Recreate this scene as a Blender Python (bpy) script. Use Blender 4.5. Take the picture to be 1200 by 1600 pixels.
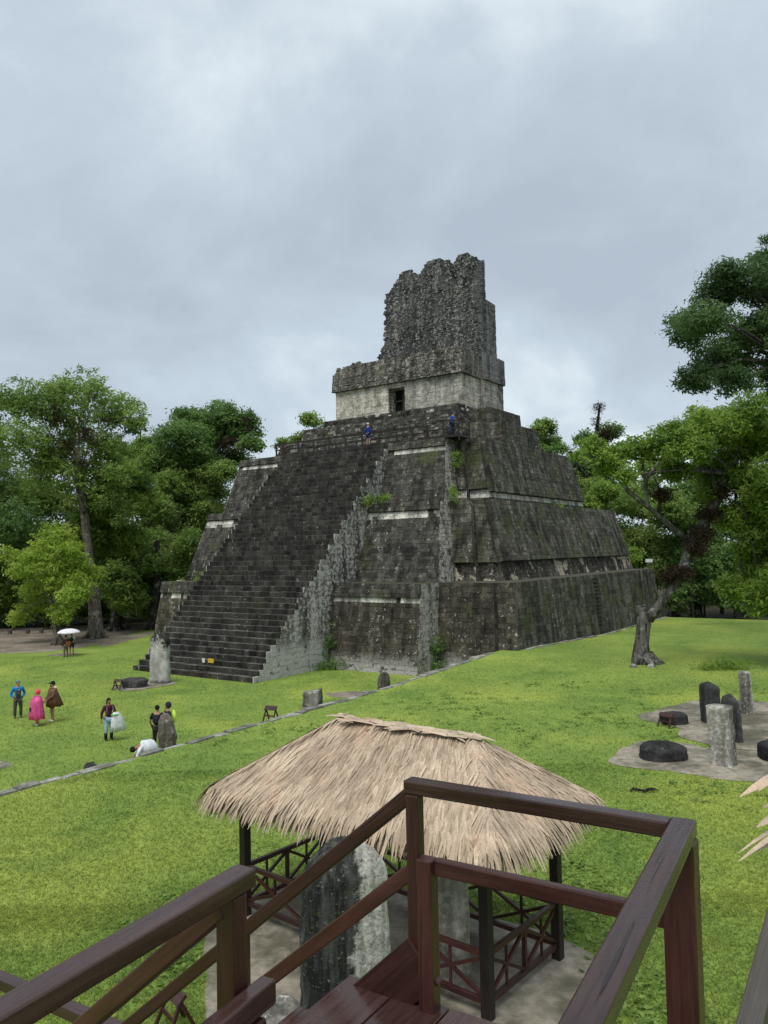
import bpy, bmesh, math, random
import numpy as np
from math import sin, cos, pi, radians, sqrt, atan2
from mathutils import Vector, Matrix, noise as mnoise

scene = bpy.context.scene
for o in list(bpy.data.objects):
    bpy.data.objects.remove(o)
COL = scene.collection
R = random.Random(7)
RNG = np.random.default_rng(11)

# ------------------------------------------------------------------ camera
FPX, PITCH, ROLL, CAMH = 1225.0, 0.05, 0.0193, 7.5      # focal length in photo pixels, radians, metres above the plaza
cam_data = bpy.data.cameras.new('camera')
cam = bpy.data.objects.new('camera', cam_data); COL.objects.link(cam)
cam_data.sensor_fit = 'VERTICAL'; cam_data.sensor_height = 36.0
cam_data.lens = FPX / 1600.0 * 36.0
cam_data.clip_start = 0.05; cam_data.clip_end = 3000
_F = Vector((0, cos(PITCH), sin(PITCH))); _R0 = Vector((1, 0, 0)); _U0 = Vector((0, -sin(PITCH), cos(PITCH)))
_Rt = cos(ROLL) * _R0 - sin(ROLL) * _U0
_Up = sin(ROLL) * _R0 + cos(ROLL) * _U0
_M = Matrix.Identity(4)
for i in range(3):
    _M[i][0] = _Rt[i]; _M[i][1] = _Up[i]; _M[i][2] = -_F[i]
_M.translation = Vector((0, 0, CAMH))
cam.matrix_world = _M
scene.camera = cam

# ------------------------------------------------------------------ sky, sun, exposure
SUN_EL, SUN_AZ = radians(62), radians(205)               # azimuth: from +Y towards +X
world = bpy.data.worlds.new('World'); scene.world = world; world.use_nodes = True
wn = world.node_tree; wn.nodes.clear()
def wnode(t, **kw):
    n = wn.nodes.new(t)
    for k, v in kw.items(): setattr(n, k, v)
    return n
w_out = wnode('ShaderNodeOutputWorld')
sky = wnode('ShaderNodeTexSky', sky_type='NISHITA'); sky.sun_disc = False
sky.sun_elevation = SUN_EL; sky.sun_rotation = SUN_AZ
bg_sky = wnode('ShaderNodeBackground'); bg_sky.inputs['Strength'].default_value = 0.08
wn.links.new(sky.outputs[0], bg_sky.inputs['Color'])
tc = wnode('ShaderNodeTexCoord'); sep = wnode('ShaderNodeSeparateXYZ'); wn.links.new(tc.outputs['Generated'], sep.inputs[0])
def wmath(op, a, b):
    n = wnode('ShaderNodeMath', operation=op)
    for i, v in enumerate((a, b)):
        if isinstance(v, (int, float)): n.inputs[i].default_value = v
        else: wn.links.new(v, n.inputs[i])
    return n.outputs[0]
zc = wmath('ADD', wmath('MAXIMUM', sep.outputs[2], 0.0), 0.42)
cmb = wnode('ShaderNodeCombineXYZ')
wn.links.new(wmath('DIVIDE', sep.outputs[0], zc), cmb.inputs[0]); wn.links.new(wmath('DIVIDE', sep.outputs[1], zc), cmb.inputs[1])
def wnoise(scale, detail, rough, off, dist=0.0):
    m = wnode('ShaderNodeMapping'); m.inputs['Location'].default_value = off; wn.links.new(cmb.outputs[0], m.inputs[0])
    n = wnode('ShaderNodeTexNoise'); n.inputs['Scale'].default_value = scale; n.inputs['Detail'].default_value = detail
    n.inputs['Roughness'].default_value = rough; n.inputs['Distortion'].default_value = dist
    wn.links.new(m.outputs[0], n.inputs['Vector']); return n.outputs[0]
c1 = wnoise(1.9, 8, 0.56, (3.1, 1.7, 0.4), 0.25); c2 = wnoise(0.62, 3, 0.5, (7.3, 2.2, 0.0), 0.2)
cl = wmath('ADD', wmath('MULTIPLY', c1, 0.62), wmath('MULTIPLY', c2, 0.38))
cr = wnode('ShaderNodeValToRGB'); wn.links.new(cl, cr.inputs[0])
cr.color_ramp.elements[0].position = 0.38; cr.color_ramp.elements[0].color = (0.2441, 0.2804, 0.3246, 1)
cr.color_ramp.elements[1].position = 0.66; cr.color_ramp.elements[1].color = (0.7356, 0.7905, 0.7887, 1)
e = cr.color_ramp.elements.new(0.50); e.color = (0.3064, 0.3553, 0.3992, 1)
e = cr.color_ramp.elements.new(0.585); e.color = (0.4209, 0.4674, 0.4940, 1)
bg_cl = wnode('ShaderNodeBackground'); wn.links.new(cr.outputs[0], bg_cl.inputs['Color']); bg_cl.inputs['Strength'].default_value = 1.0
mixw = wnode('ShaderNodeMixShader'); mixw.inputs[0].default_value = 0.93
wn.links.new(bg_sky.outputs[0], mixw.inputs[1]); wn.links.new(bg_cl.outputs[0], mixw.inputs[2]); wn.links.new(mixw.outputs[0], w_out.inputs['Surface'])

sun_d = bpy.data.lights.new('sun', 'SUN'); sun_d.energy = 1.5; sun_d.angle = radians(36); sun_d.color = (1.0, 0.97, 0.92)
sun = bpy.data.objects.new('sun', sun_d); COL.objects.link(sun)
_sd = Vector((sin(SUN_AZ) * cos(SUN_EL), cos(SUN_AZ) * cos(SUN_EL), sin(SUN_EL)))
sun.rotation_euler = (-_sd).to_track_quat('-Z', 'Y').to_euler(); sun.location = _sd * 60
vs = scene.view_settings
scene.display_settings.display_device = 'sRGB'
vs.view_transform = 'Standard'; vs.look = 'None'; vs.exposure = 0.95; vs.gamma = 1.0; vs.use_curve_mapping = False

# ------------------------------------------------------------------ finding places
def ray(px, py):
    X = (px - 600) / FPX; Y = (py - 800) / FPX
    u = X * cos(ROLL) - Y * sin(ROLL); v = X * sin(ROLL) + Y * cos(ROLL)
    return Vector((u, cos(PITCH) + v * sin(PITCH), sin(PITCH) - v * cos(PITCH)))
CAMP = Vector((0, 0, CAMH))
def onz(px, py, z):
    d = ray(px, py); return CAMP + d * ((z - CAMH) / d.z)
def atD(px, py, D):
    d = ray(px, py); return CAMP + d * (D / d.y)
YAW = 0.605
AX = Vector((-cos(YAW), sin(YAW), 0)); BX = Vector((sin(YAW), cos(YAW), 0)); PO = Vector((1.786, 47.292, 0))   # the pyramid's own axes: a = along its front, b = into it
def L(a, b, z): return PO + AX * a + BX * b + Vector((0, 0, z))
def toab(P):
    d = P - PO; return d.dot(AX), d.dot(BX)
ZL = 1.0                                                    # the raised lawn
def lawn_z(a, b):
    return ZL + 0.45 * np.exp(-((b - 4) / 9.0) ** 2) * np.exp(-((a + 4.6) / 7.0) ** 2)
def on_lawn(px, py):
    z = ZL
    for _ in range(6):
        P = onz(px, py, z); a, b = toab(P); z = float(lawn_z(a, b))
    return Vector((P.x, P.y, z))

# ------------------------------------------------------------------ objects and meshes
def tag(o, label=None, cat=None, group=None, kind=None):
    if label: o['label'] = label
    if cat: o['category'] = cat
    if group: o['group'] = group
    if kind: o['kind'] = kind
    return o
LOCAL = set()                                                # things whose parts are written in the thing's own coordinates
def thing(name, label, cat, loc=(0, 0, 0), group=None, rotz=0.0, local=False):
    o = bpy.data.objects.new(name, None); COL.objects.link(o); o.empty_display_size = 0.3
    o.location = loc; o.rotation_euler = (0, 0, rotz)
    if local: LOCAL.add(o.name)
    return tag(o, label, cat, group)
def link(name, me, parent=None):
    o = bpy.data.objects.new(name, me); COL.objects.link(o)
    if parent is not None:
        o.parent = parent
        if parent.type == 'EMPTY' and parent.name not in LOCAL:
            o.matrix_parent_inverse = (Matrix.Translation(parent.location) @ Matrix.Rotation(parent.rotation_euler.z, 4, 'Z')).inverted()
    return o
def mesh_np(name, V, F, mats, tint=None, midx=None, smooth=False):
    """V (n,3), F (m,k) equal-size faces"""
    V = np.asarray(V, np.float32).reshape(-1, 3); F = np.asarray(F, np.int32)
    me = bpy.data.meshes.new(name); m, k = F.shape
    me.vertices.add(len(V)); me.vertices.foreach_set('co', V.ravel())
    me.loops.add(m * k); me.loops.foreach_set('vertex_index', F.ravel())
    me.polygons.add(m); me.polygons.foreach_set('loop_start', np.arange(m, dtype=np.int32) * k)
    try: me.polygons.foreach_set('loop_total', np.full(m, k, np.int32))
    except Exception: pass
    for mt in (mats if isinstance(mats, (list, tuple)) else [mats]): me.materials.append(mt)
    if midx is not None: me.polygons.foreach_set('material_index', np.asarray(midx, np.int32))
    me.polygons.foreach_set('use_smooth', np.full(m, bool(smooth)))
    at = me.color_attributes.new('tint', 'FLOAT_COLOR', 'POINT')
    t = np.full(len(V), 0.5) if tint is None else np.asarray(tint)
    at.data.foreach_set('color', np.stack([t, t, t, np.ones_like(t)], 1).astype(np.float32).ravel())
    me.update(calc_edges=True); me.validate()
    return me
def lbar(name, p, q, w, h, mat, parent=None, up=Vector((0, 0, 1)), bevel=0.0, tint=None):
    """one timber: its own x axis runs along the grain"""
    p, q = Vector(p), Vector(q); d = q - p; ln = d.length; d.normalize(); r = d.cross(up)
    if r.length < 1e-4: r = d.cross(Vector((0, 1, 0)))
    r.normalize(); u = r.cross(d); mb = MB(); mb.cur = R.random() if tint is None else tint
    vs = [(x * ln / 2, y * w / 2, z * h / 2) for x in (-1, 1) for y, z in ((-1, -1), (1, -1), (1, 1), (-1, 1))]
    mb.add(vs, [(3, 2, 1, 0), (4, 5, 6, 7), (0, 1, 5, 4), (1, 2, 6, 5), (2, 3, 7, 6), (3, 0, 4, 7)]); me = mb.mesh(name, M[mat] if isinstance(mat, str) else mat)
    bm = bmesh.new(); bm.from_mesh(me); bmesh.ops.recalc_face_normals(bm, faces=bm.faces); bm.to_mesh(me); bm.free()
    o = link(name, me, parent); W_ = Matrix.Identity(4); m_ = (p + q) / 2; 
    for i in range(3): W_[i][0] = d[i]; W_[i][1] = -r[i]; W_[i][2] = u[i]; W_[i][3] = m_[i]
    o.matrix_basis = W_
    if bevel: b_ = o.modifiers.new('bevel', 'BEVEL'); b_.width = bevel; b_.segments = 2; b_.limit_method = 'ANGLE'
    return o
class MB:
    """collects shapes, links them as ONE mesh object"""
    def __init__(s): s.v = []; s.f = []; s.t = []; s.cur = 0.5
    def add(s, vs, fs, t=None):
        n = len(s.v); s.v += [Vector(v) for v in vs]; s.f += [tuple(i + n for i in f) for f in fs]
        s.t += [s.cur if t is None else t] * len(vs); return s
    def frame(s, p0, p1, up=Vector((0, 0, 1))):
        d = (Vector(p1) - Vector(p0)); d.normalize()
        r = d.cross(up)
        if r.length < 1e-4: r = d.cross(Vector((0, 1, 0)))
        r.normalize(); u = r.cross(d); u.normalize(); return d, r, u
    def bar(s, p0, p1, w, h, up=Vector((0, 0, 1)), w1=None, h1=None):
        p0 = Vector(p0); p1 = Vector(p1); d, r, u = s.frame(p0, p1, up); w1 = w1 or w; h1 = h1 or h
        vs = [p + r * (sx * ww / 2) + u * (sy * hh / 2) for p, ww, hh in ((p0, w, h), (p1, w1, h1)) for sx, sy in ((-1, -1), (1, -1), (1, 1), (-1, 1))]
        return s.add(vs, [(3, 2, 1, 0), (4, 5, 6, 7), (0, 1, 5, 4), (1, 2, 6, 5), (2, 3, 7, 6), (3, 0, 4, 7)])
    def box(s, c, sx, sy, sz, rz=0.0):
        c = Vector(c); M = Matrix.Rotation(rz, 3, 'Z')
        vs = [c + M @ Vector((x * sx / 2, y * sy / 2, z * sz / 2)) for z in (-1, 1) for x, y in ((-1, -1), (1, -1), (1, 1), (-1, 1))]
        return s.add(vs, [(3, 2, 1, 0), (4, 5, 6, 7), (0, 1, 5, 4), (1, 2, 6, 5), (2, 3, 7, 6), (3, 0, 4, 7)])
    def quad(s, a, b, c, d): return s.add([a, b, c, d], [(0, 1, 2, 3)])
    def tube(s, pts, rad, n=8, cap=True, wob=0.0):
        pts = [Vector(p) for p in pts]; vs = []; ref = Vector((0.31, 0.17, 0.93)).normalized()
        for i, p in enumerate(pts):
            d = (pts[min(i + 1, len(pts) - 1)] - pts[max(i - 1, 0)]).normalized()
            r = d.cross(ref); 
            if r.length < .05: r = d.cross(Vector((1, 0, 0)))
            r.normalize(); u = r.cross(d)
            for k in range(n):
                a = 2 * pi * k / n; q = rad[i] * (1 + wob * mnoise.noise(p * 1.7 + Vector((cos(a), sin(a), 0)) * 1.5))
                vs.append(p + (r * cos(a) + u * sin(a)) * q)
        fs = [(i * n + k, i * n + (k + 1) % n, (i + 1) * n + (k + 1) % n, (i + 1) * n + k) for i in range(len(pts) - 1) for k in range(n)]
        if cap: fs += [tuple(range(n - 1, -1, -1)), tuple((len(pts) - 1) * n + k for k in range(n))]
        return s.add(vs, fs)
    def ball(s, c, rx, ry, rz, n=10, m=7, rot=None, jit=0.0):
        c = Vector(c); vs = []; 
        for i in range(m + 1):
            th = pi * i / m
            for k in range(n):
                a = 2 * pi * k / n; v = Vector((rx * sin(th) * cos(a), ry * sin(th) * sin(a), rz * cos(th)))
                if jit: v *= 1 + jit * mnoise.noise(v * (2.0 / max(rx, ry, rz)) + c)
                if rot is not None: v = rot @ v
                vs.append(c + v)
        fs = [(i * n + k, (i + 1) * n + k, (i + 1) * n + (k + 1) % n, i * n + (k + 1) % n) for i in range(m) for k in range(n)]
        return s.add(vs, fs)
    def mesh(s, name, mat, smooth=False):
        me = bpy.data.meshes.new(name); me.from_pydata([tuple(v) for v in s.v], [], s.f)
        for mt in (mat if isinstance(mat, (list, tuple)) else [mat]): me.materials.append(mt)
        at = me.color_attributes.new('tint', 'FLOAT_COLOR', 'POINT')
        at.data.foreach_set('color', np.repeat(np.array([[t, t, t, 1] for t in s.t], np.float32), 1, 0).ravel())
        me.polygons.foreach_set('use_smooth', [bool(smooth)] * len(me.polygons))
        me.update(); return me
    def build(s, name, mat, parent=None, smooth=False, bevel=0.0):
        o = link(name, s.mesh(name, mat, smooth), parent)
        if bevel:
            m = o.modifiers.new('bevel', 'BEVEL'); m.width = bevel; m.segments = 2; m.limit_method = 'ANGLE'
        return o
# ------------------------------------------------------------------ materials
def srgb(r, g, b):
    f = lambda c: (c / 255 / 12.92) if c / 255 <= 0.04045 else ((c / 255 + 0.055) / 1.055) ** 2.4
    return (f(r), f(g), f(b), 1)
class NT:
    def __init__(s, name):
        s.m = bpy.data.materials.new(name); s.m.use_nodes = True; s.t = s.m.node_tree; s.t.nodes.clear()
        s.out = s.t.nodes.new('ShaderNodeOutputMaterial'); s.b = s.t.nodes.new('ShaderNodeBsdfPrincipled')
        s.t.links.new(s.b.outputs[0], s.out.inputs[0]); s._pos = None
        s.b.inputs['Specular IOR Level'].default_value = 0.3
    def n(s, t, **kw):
        x = s.t.nodes.new(t)
        for k, v in kw.items(): setattr(x, k, v)
        return x
    def set(s, sock, v):
        if isinstance(v, bpy.types.NodeSocket): s.t.links.new(v, sock)
        else: sock.default_value = v
    def pos(s):
        if s._pos is None: s._pos = s.n('ShaderNodeNewGeometry').outputs['Position']
        return s._pos
    def scale(s, v, sc, rot=None):
        m = s.n('ShaderNodeMapping'); s.t.links.new(v, m.inputs[0]); m.inputs['Scale'].default_value = sc
        if rot: m.inputs['Rotation'].default_value = rot
        return m.outputs[0]
    def noise(s, sc, detail=4, rough=0.55, vec=None, dist=0.0):
        x = s.n('ShaderNodeTexNoise'); s.t.links.new(vec if vec is not None else s.pos(), x.inputs['Vector'])
        x.inputs['Scale'].default_value = sc; x.inputs['Detail'].default_value = detail; x.inputs['Roughness'].default_value = rough; x.inputs['Distortion'].default_value = dist
        return x.outputs[0]
    def math(s, op, a, b=0.0):
        x = s.n('ShaderNodeMath', operation=op); s.set(x.inputs[0], a); s.set(x.inputs[1], b); return x.outputs[0]
    def mr(s, v, a, b, lo=0.0, hi=1.0):
        x = s.n('ShaderNodeMapRange', interpolation_type='SMOOTHSTEP'); s.set(x.inputs[0], v)
        for i, q in enumerate((a, b, lo, hi)): s.set(x.inputs[i + 1], q)
        return x.outputs[0]
    def mix(s, f, a, b, mode='MIX'):
        x = s.n('ShaderNodeMix', data_type='RGBA', blend_type=mode); s.set(x.inputs[0], f); s.set(x.inputs[6], a); s.set(x.inputs[7], b); return x.outputs[2]
    def tint(s):
        x = s.n('ShaderNodeAttribute'); x.attribute_name = 'tint'; return x.outputs['Fac']
    def gain(s, col, v):
        c = s.n('ShaderNodeCombineColor'); 
        for i in range(3): s.set(c.inputs[i], v)
        return s.mix(1.0, col, c.outputs[0], 'MULTIPLY')
    def bump(s, h, strength=0.4, dist=0.02, prev=None):
        x = s.n('ShaderNodeBump'); s.set(x.inputs['Height'], h); x.inputs['Strength'].default_value = strength; x.inputs['Distance'].default_value = dist
        if prev is not None: s.t.links.new(prev, x.inputs['Normal'])
        s.t.links.new(x.outputs[0], s.b.inputs['Normal']); return x.outputs[0]
    def done(s, col, rough=0.8, spec=0.3):
        s.set(s.b.inputs['Base Color'], col); s.set(s.b.inputs['Roughness'], rough); s.b.inputs['Specular IOR Level'].default_value = spec
        return s.m
def plain(name, col, rough=0.7, var=0.25, sc=6.0, spec=0.25):
    t = NT(name); n = t.noise(sc, 4)
    return t.done(t.gain(col, t.mr(n, 0.25, 0.75, 1 - var, 1 + var)), rough, spec)

def stone(name, dark, mid, pale, lich=0.6, moss=0.5, streak=0.6, white=0.0, tvar=0.5, tan=0.0, bumpd=0.05, band=None, lsc=1.0):
    """weathered limestone: black algae film over mid stone, runs down the face, pale lichen specks, moss; band = (z0, z1) keeps bare white plaster below z0"""
    t = NT(name); p = t.pos()
    big = t.noise(0.35, 6, 0.62); run = t.noise(1.0, 5, 0.6, t.scale(p, (1.7, 1.7, 0.16))); med = t.noise(1.9, 6, 0.62); fine = t.noise(9.0 * lsc, 5, 0.62); speck = t.noise(4.2 * lsc, 7, 0.72)
    f = t.math('ADD', t.math('ADD', t.math('MULTIPLY', big, 0.4), t.math('MULTIPLY', run, streak * 0.5)), t.math('MULTIPLY', med, 0.6 - 0.25 * streak))
    f = t.mr(f, 0.36 , 0.62 , 0, 1)
    col = t.mix(f, dark, mid)
    fl = t.mr(fine, 0.42, 0.66, 0.75, 1.3); col = t.gain(col, fl)
    col = t.gain(col, t.mr(t.tint(), 0, 1, 1 - tvar * .7, 1 + tvar * .7)); col = t.gain(col, t.mr(run, 0.34, 0.66, 1 - .5 * streak, 1 + .55 * streak))
    lf = t.mr(t.math('ADD', t.math('MULTIPLY', speck, 0.75), t.math('MULTIPLY', run, 0.25)), 0.680 - 0.13 * lich, 0.725 - 0.13 * lich)
    if lich > 0: col = t.mix(lf, col, pale)
    if tan > 0:
        tf = t.mr(t.noise(0.55, 4, 0.5, None, 0.4), 0.64 - 0.1 * tan, 0.66 - 0.1 * tan); col = t.mix(t.math('MULTIPLY', tf, 0.85), col, srgb(168, 159, 141))
    if moss > 0:
        mf = t.mr(t.math('ADD', t.noise(0.5, 5, 0.65), t.math('MULTIPLY', fine, 0.25)), 0.80 - 0.2 * moss, 0.92 - 0.2 * moss); col = t.mix(t.math('MULTIPLY', mf, 0.6), col, (0.06, 0.075, 0.02, 1))
    if band:
        sx = t.n('ShaderNodeSeparateXYZ'); t.t.links.new(p, sx.inputs[0])
        h = t.math('ADD', sx.outputs[2], t.math('MULTIPLY', t.math('SUBTRACT', speck, 0.5), 2.2))
        bf = t.mr(h, band[0], band[1], 1, 0); gap = t.mr(med, 0.36, 0.44, 0.15, 1); col = t.mix(t.math('MULTIPLY', t.math('MULTIPLY', bf, 0.9), gap), col, pale)
    t.bump(t.math('ADD', fine, t.math('MULTIPLY', speck, 1.5)), 0.7, bumpd)
    return t.done(col, 0.88, 0.2)
M = {}
DK, MD, PL = (0.0075, 0.0074, 0.0068, 1), (0.062, 0.059, 0.050, 1), (0.36, 0.35, 0.325, 1)
M['wall'] = stone('weathered_stone', DK, MD, PL, 0.74, 0.5, 0.6)
M['wall_side'] = stone('weathered_stone_mossy', DK, (0.072, 0.069, 0.055, 1), PL, 0.78, 0.75, 0.9)
M['wall_low'] = stone('weathered_stone_low', DK, (0.060, 0.053, 0.040, 1), PL, 0.78, 0.5, 0.6, band=(0.1, 1.3))
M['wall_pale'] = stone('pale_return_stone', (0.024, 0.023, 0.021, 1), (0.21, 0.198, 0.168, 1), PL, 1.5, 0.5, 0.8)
M['stairside'] = stone('lichen_stair_stone', (0.020, 0.020, 0.020, 1), (0.185, 0.177, 0.163, 1), (0.43, 0.42, 0.40, 1), 1.42, 0.35, 0.7, band=(1.0, 2.4))
M['patch'] = stone('patchy_stone', DK, (0.055, 0.05, 0.04, 1), PL, 0.9, 0.5, 0.5, tan=1.15)
M['plaster'] = stone('white_plaster_strip', (0.09, 0.085, 0.072, 1), (0.42, 0.405, 0.36, 1), (0.60, 0.585, 0.54, 1), 0.9, 0.2, 0.6)
M['temple'] = stone('temple_plaster', (0.22, 0.20, 0.165, 1), (0.58, 0.54, 0.45, 1), (0.66, 0.63, 0.55, 1), 0.9, 0.0, 0.25, tvar=0.25)
M['temple_stain'] = stone('stained_temple_plaster', (0.07, 0.068, 0.064, 1), (0.40, 0.38, 0.33, 1), (0.52, 0.50, 0.45, 1), 0.6, 0.0, 0.4, tvar=0.2)
M['frieze'] = stone('frieze_stone', (0.022, 0.022, 0.020, 1), (0.13, 0.122, 0.105, 1), (0.32, 0.305, 0.265, 1), 1.1, 0.3, 0.5, tvar=0.4)
M['comb'] = stone('roof_comb_stone', (0.012, 0.0125, 0.013, 1), (0.085, 0.085, 0.082, 1), (0.29, 0.285, 0.26, 1), 1.15, 0.15, 0.45, tvar=0.38)
M['comb_side'] = stone('roof_comb_side_stone', (0.045, 0.046, 0.048, 1), (0.15, 0.15, 0.147, 1), (0.30, 0.295, 0.275, 1), 0.6, 0.0, 0.7, tvar=0.3)
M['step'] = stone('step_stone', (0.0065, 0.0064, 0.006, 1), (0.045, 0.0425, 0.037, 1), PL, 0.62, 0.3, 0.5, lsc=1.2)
M['tread'] = stone('worn_skylit_tread_stone', (0.040, 0.039, 0.035, 1), (0.115, 0.11, 0.095, 1), PL, 0.65, 0.2, 0.3, lsc=1.2)  # worn stone, with the sky light on the tread tops painted in as paler colour
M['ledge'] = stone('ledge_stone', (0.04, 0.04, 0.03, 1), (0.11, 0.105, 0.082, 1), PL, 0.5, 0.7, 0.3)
M['kerb'] = stone('kerb_stone', (0.12, 0.118, 0.10, 1), (0.27, 0.265, 0.235, 1), (0.45, 0.44, 0.41, 1), 0.6, 0.6, 0.2)
M['stela'] = stone('stela_stone', (0.03, 0.03, 0.028, 1), (0.20, 0.19, 0.165, 1), (0.50, 0.485, 0.44, 1), 1.0, 0.2, 1.0, tvar=0.2, bumpd=0.03)
M['stela_white'] = stone('whitened_stela_stone', (0.022, 0.021, 0.019, 1), (0.27, 0.255, 0.225, 1), (0.54, 0.525, 0.49, 1), 1.0, 0.0, 1.0, tvar=0.2, bumpd=0.03)
M['stela_big0'] = stone('black_and_white_stela_stone', (0.012, 0.012, 0.012, 1), (0.09, 0.088, 0.08, 1), (0.42, 0.41, 0.375, 1), 1.1, 0.25, 1.0, tvar=0.2, bumpd=0.03)
M['stela_plain'] = stone('plain_pale_stela_stone', (0.22, 0.205, 0.17, 1), (0.38, 0.36, 0.305, 1), (0.48, 0.46, 0.41, 1), 0.5, 0.3, 0.6, tvar=0.1, bumpd=0.02)
M['stela_moss'] = stone('brown_mossy_stela_stone', (0.016, 0.015, 0.012, 1), (0.095, 0.085, 0.066, 1), (0.34, 0.33, 0.29, 1), 0.8, 0.5, 1.0, tvar=0.2, bumpd=0.03)
M['stela_dark'] = stone('dark_stela_stone', (0.014, 0.014, 0.015, 1), (0.045, 0.045, 0.044, 1), (0.3, 0.29, 0.27, 1), 0.42, 0.0, 0.9, tvar=0.2, bumpd=0.03)
M['altar'] = stone('black_altar_stone', (0.010, 0.010, 0.011, 1), (0.038, 0.038, 0.037, 1), (0.3, 0.3, 0.28, 1), 0.45, 0.3, 0.3, tvar=0.2, bumpd=0.04)
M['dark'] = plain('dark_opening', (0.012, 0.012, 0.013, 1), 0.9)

def big_stela_mat():
    t = NT('half_black_half_white_stela_stone'); ob = t.n('ShaderNodeTexCoord').outputs['Object']; sx = t.n('ShaderNodeSeparateXYZ'); t.t.links.new(ob, sx.inputs[0])
    n1 = t.noise(1.3, 6, 0.65, None, 0.4); n2 = t.noise(6, 6, 0.7); n3 = t.noise(22, 5, 0.65); run = t.noise(1.0, 5, 0.6, t.scale(ob, (7, 7, 0.7)))
    e_ = t.math('ADD', t.math('ADD', sx.outputs[0], t.math('MULTIPLY', sx.outputs[2], -0.10)), t.math('ADD', t.math('MULTIPLY', n1, 0.75), t.math('MULTIPLY', n2, 0.4)))
    w = t.mr(e_, 0.44, 0.54); w = t.math('MULTIPLY', w, t.mr(n2, 0.34, 0.44, 0.25, 1))
    blk = t.mix(t.mr(run, 0.42, 0.62), (0.012, 0.012, 0.012, 1), (0.06, 0.06, 0.056, 1)); blk = t.mix(t.mr(n3, 0.60, 0.68, 0, 0.7), blk, (0.30, 0.29, 0.25, 1)); blk = t.mix(t.mr(t.math('ADD', n2, t.math('MULTIPLY', sx.outputs[2], 0.03)), 0.62, 0.72, 0, 0.5), blk, (0.07, 0.08, 0.025, 1))
    wh = t.mix(t.mr(run, 0.35, 0.65), (0.27, 0.26, 0.225, 1), (0.50, 0.49, 0.44, 1)); wh = t.gain(wh, t.mr(n3, 0.35, 0.65, 0.65, 1.15))
    t.bump(t.math('ADD', n3, t.math('MULTIPLY', n2, 2)), 0.8, 0.02); return t.done(t.mix(w, blk, wh), 0.8, 0.25)
M['stela_big'] = big_stela_mat()
def capped_stela_mat(h):
    t = NT('pale_stela_stone_with_black_top'); ob = t.n('ShaderNodeTexCoord').outputs['Object']; sx = t.n('ShaderNodeSeparateXYZ'); t.t.links.new(ob, sx.inputs[0])
    n1 = t.noise(1.6, 6, 0.65); n2 = t.noise(7, 6, 0.7); ax_ = t.math('ABSOLUTE', sx.outputs[0])
    e_ = t.math('ADD', t.math('ADD', t.math('MULTIPLY', sx.outputs[2], 1 / h), t.math('MULTIPLY', ax_, 0.25)), t.math('MULTIPLY', t.math('SUBTRACT', t.math('ADD', n1, n2), 1.0), 0.75))
    k = t.mr(e_, 0.80, 1.02); ft = t.mr(t.math('ADD', sx.outputs[2], n2), 0.62, 0.8, 0.8, 0)
    c = t.mix(t.mr(n1, 0.35, 0.65), (0.27, 0.26, 0.235, 1), (0.47, 0.46, 0.43, 1)); c = t.mix(t.mr(n2, 0.56, 0.64, 0, 0.6), c, (0.13, 0.12, 0.09, 1)); c = t.mix(t.math('MAXIMUM', k, ft), c, (0.022, 0.022, 0.02, 1))
    t.bump(n2, 0.7, 0.03); return t.done(c, 0.85, 0.2)
M['stela_capped'] = capped_stela_mat(2.95)
def pad_mat():
    t = NT('worn_concrete'); a = t.noise(0.7, 6, 0.6); b = t.noise(5, 6, 0.65)
    c = t.mix(t.mr(a, 0.38, 0.62), (0.11, 0.10, 0.07, 1), (0.29, 0.258, 0.20, 1))
    c = t.gain(c, t.mr(b, 0.3, 0.7, 0.7, 1.2)); c = t.mix(t.math('MULTIPLY', t.mr(t.noise(1.6, 5, 0.6), 0.55, 0.72), 0.6), c, (0.075, 0.08, 0.045, 1))
    t.bump(b, 0.5, 0.02); return t.done(c, t.mr(a, 0.4, 0.6, 0.55, 0.85), 0.35)
M['pad'] = pad_mat()
def grass_mat(name, blade):
    t = NT(name); a = t.noise(0.33, 5, 0.6, None, 0.3); b = t.noise(2.2, 5, 0.65); c = t.noise(14, 4, 0.7)
    col = t.mix(t.mr(t.math('ADD', t.math('MULTIPLY', a, 0.6), t.math('MULTIPLY', b, 0.4)), 0.40, 0.62), GRA, GRB)
    col = t.mix(t.math('MULTIPLY', t.mr(t.noise(0.16, 3, 0.5), 0.50, 0.68), 0.7), col, GRC)
    col = t.mix(t.math('MULTIPLY', t.mr(t.noise(0.23, 5, 0.62, t.scale(t.pos(), (1, 1, 1), (0, 0, 0.7)), 0.5), 0.55, 0.68), 0.5), col, (0.090, 0.170, 0.034, 1)); col = t.mix(t.math('MULTIPLY', t.mr(t.noise(0.9, 5, 0.6), 0.66, 0.76), 0.4), col, (0.26, 0.24, 0.10, 1))
    if blade:
        col = t.gain(col, t.mr(t.tint(), 0, 1, 0.88, 1.25))
        col = t.mix(t.mr(t.math('FRACT', t.math('MULTIPLY', t.tint(), 37.0)), 0.93, 1.0, 0, 0.6), col, (0.40, 0.36, 0.14, 1))
        t.done(col, 0.6, 0.2); tr = t.n('ShaderNodeBsdfTranslucent'); t.set(tr.inputs[0], col); mx = t.n('ShaderNodeMixShader'); mx.inputs[0].default_value = 0.5
        t.t.links.new(t.b.outputs[0], mx.inputs[1]); t.t.links.new(tr.outputs[0], mx.inputs[2]); t.t.links.new(mx.outputs[0], t.out.inputs[0])
    else:
        col = t.gain(col, t.mr(c, 0.3, 0.7, 0.80, 1.12)); t.bump(t.math('ADD', c, b), 0.7, 0.05); t.done(col, 0.8, 0.1)
    return t.m
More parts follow.
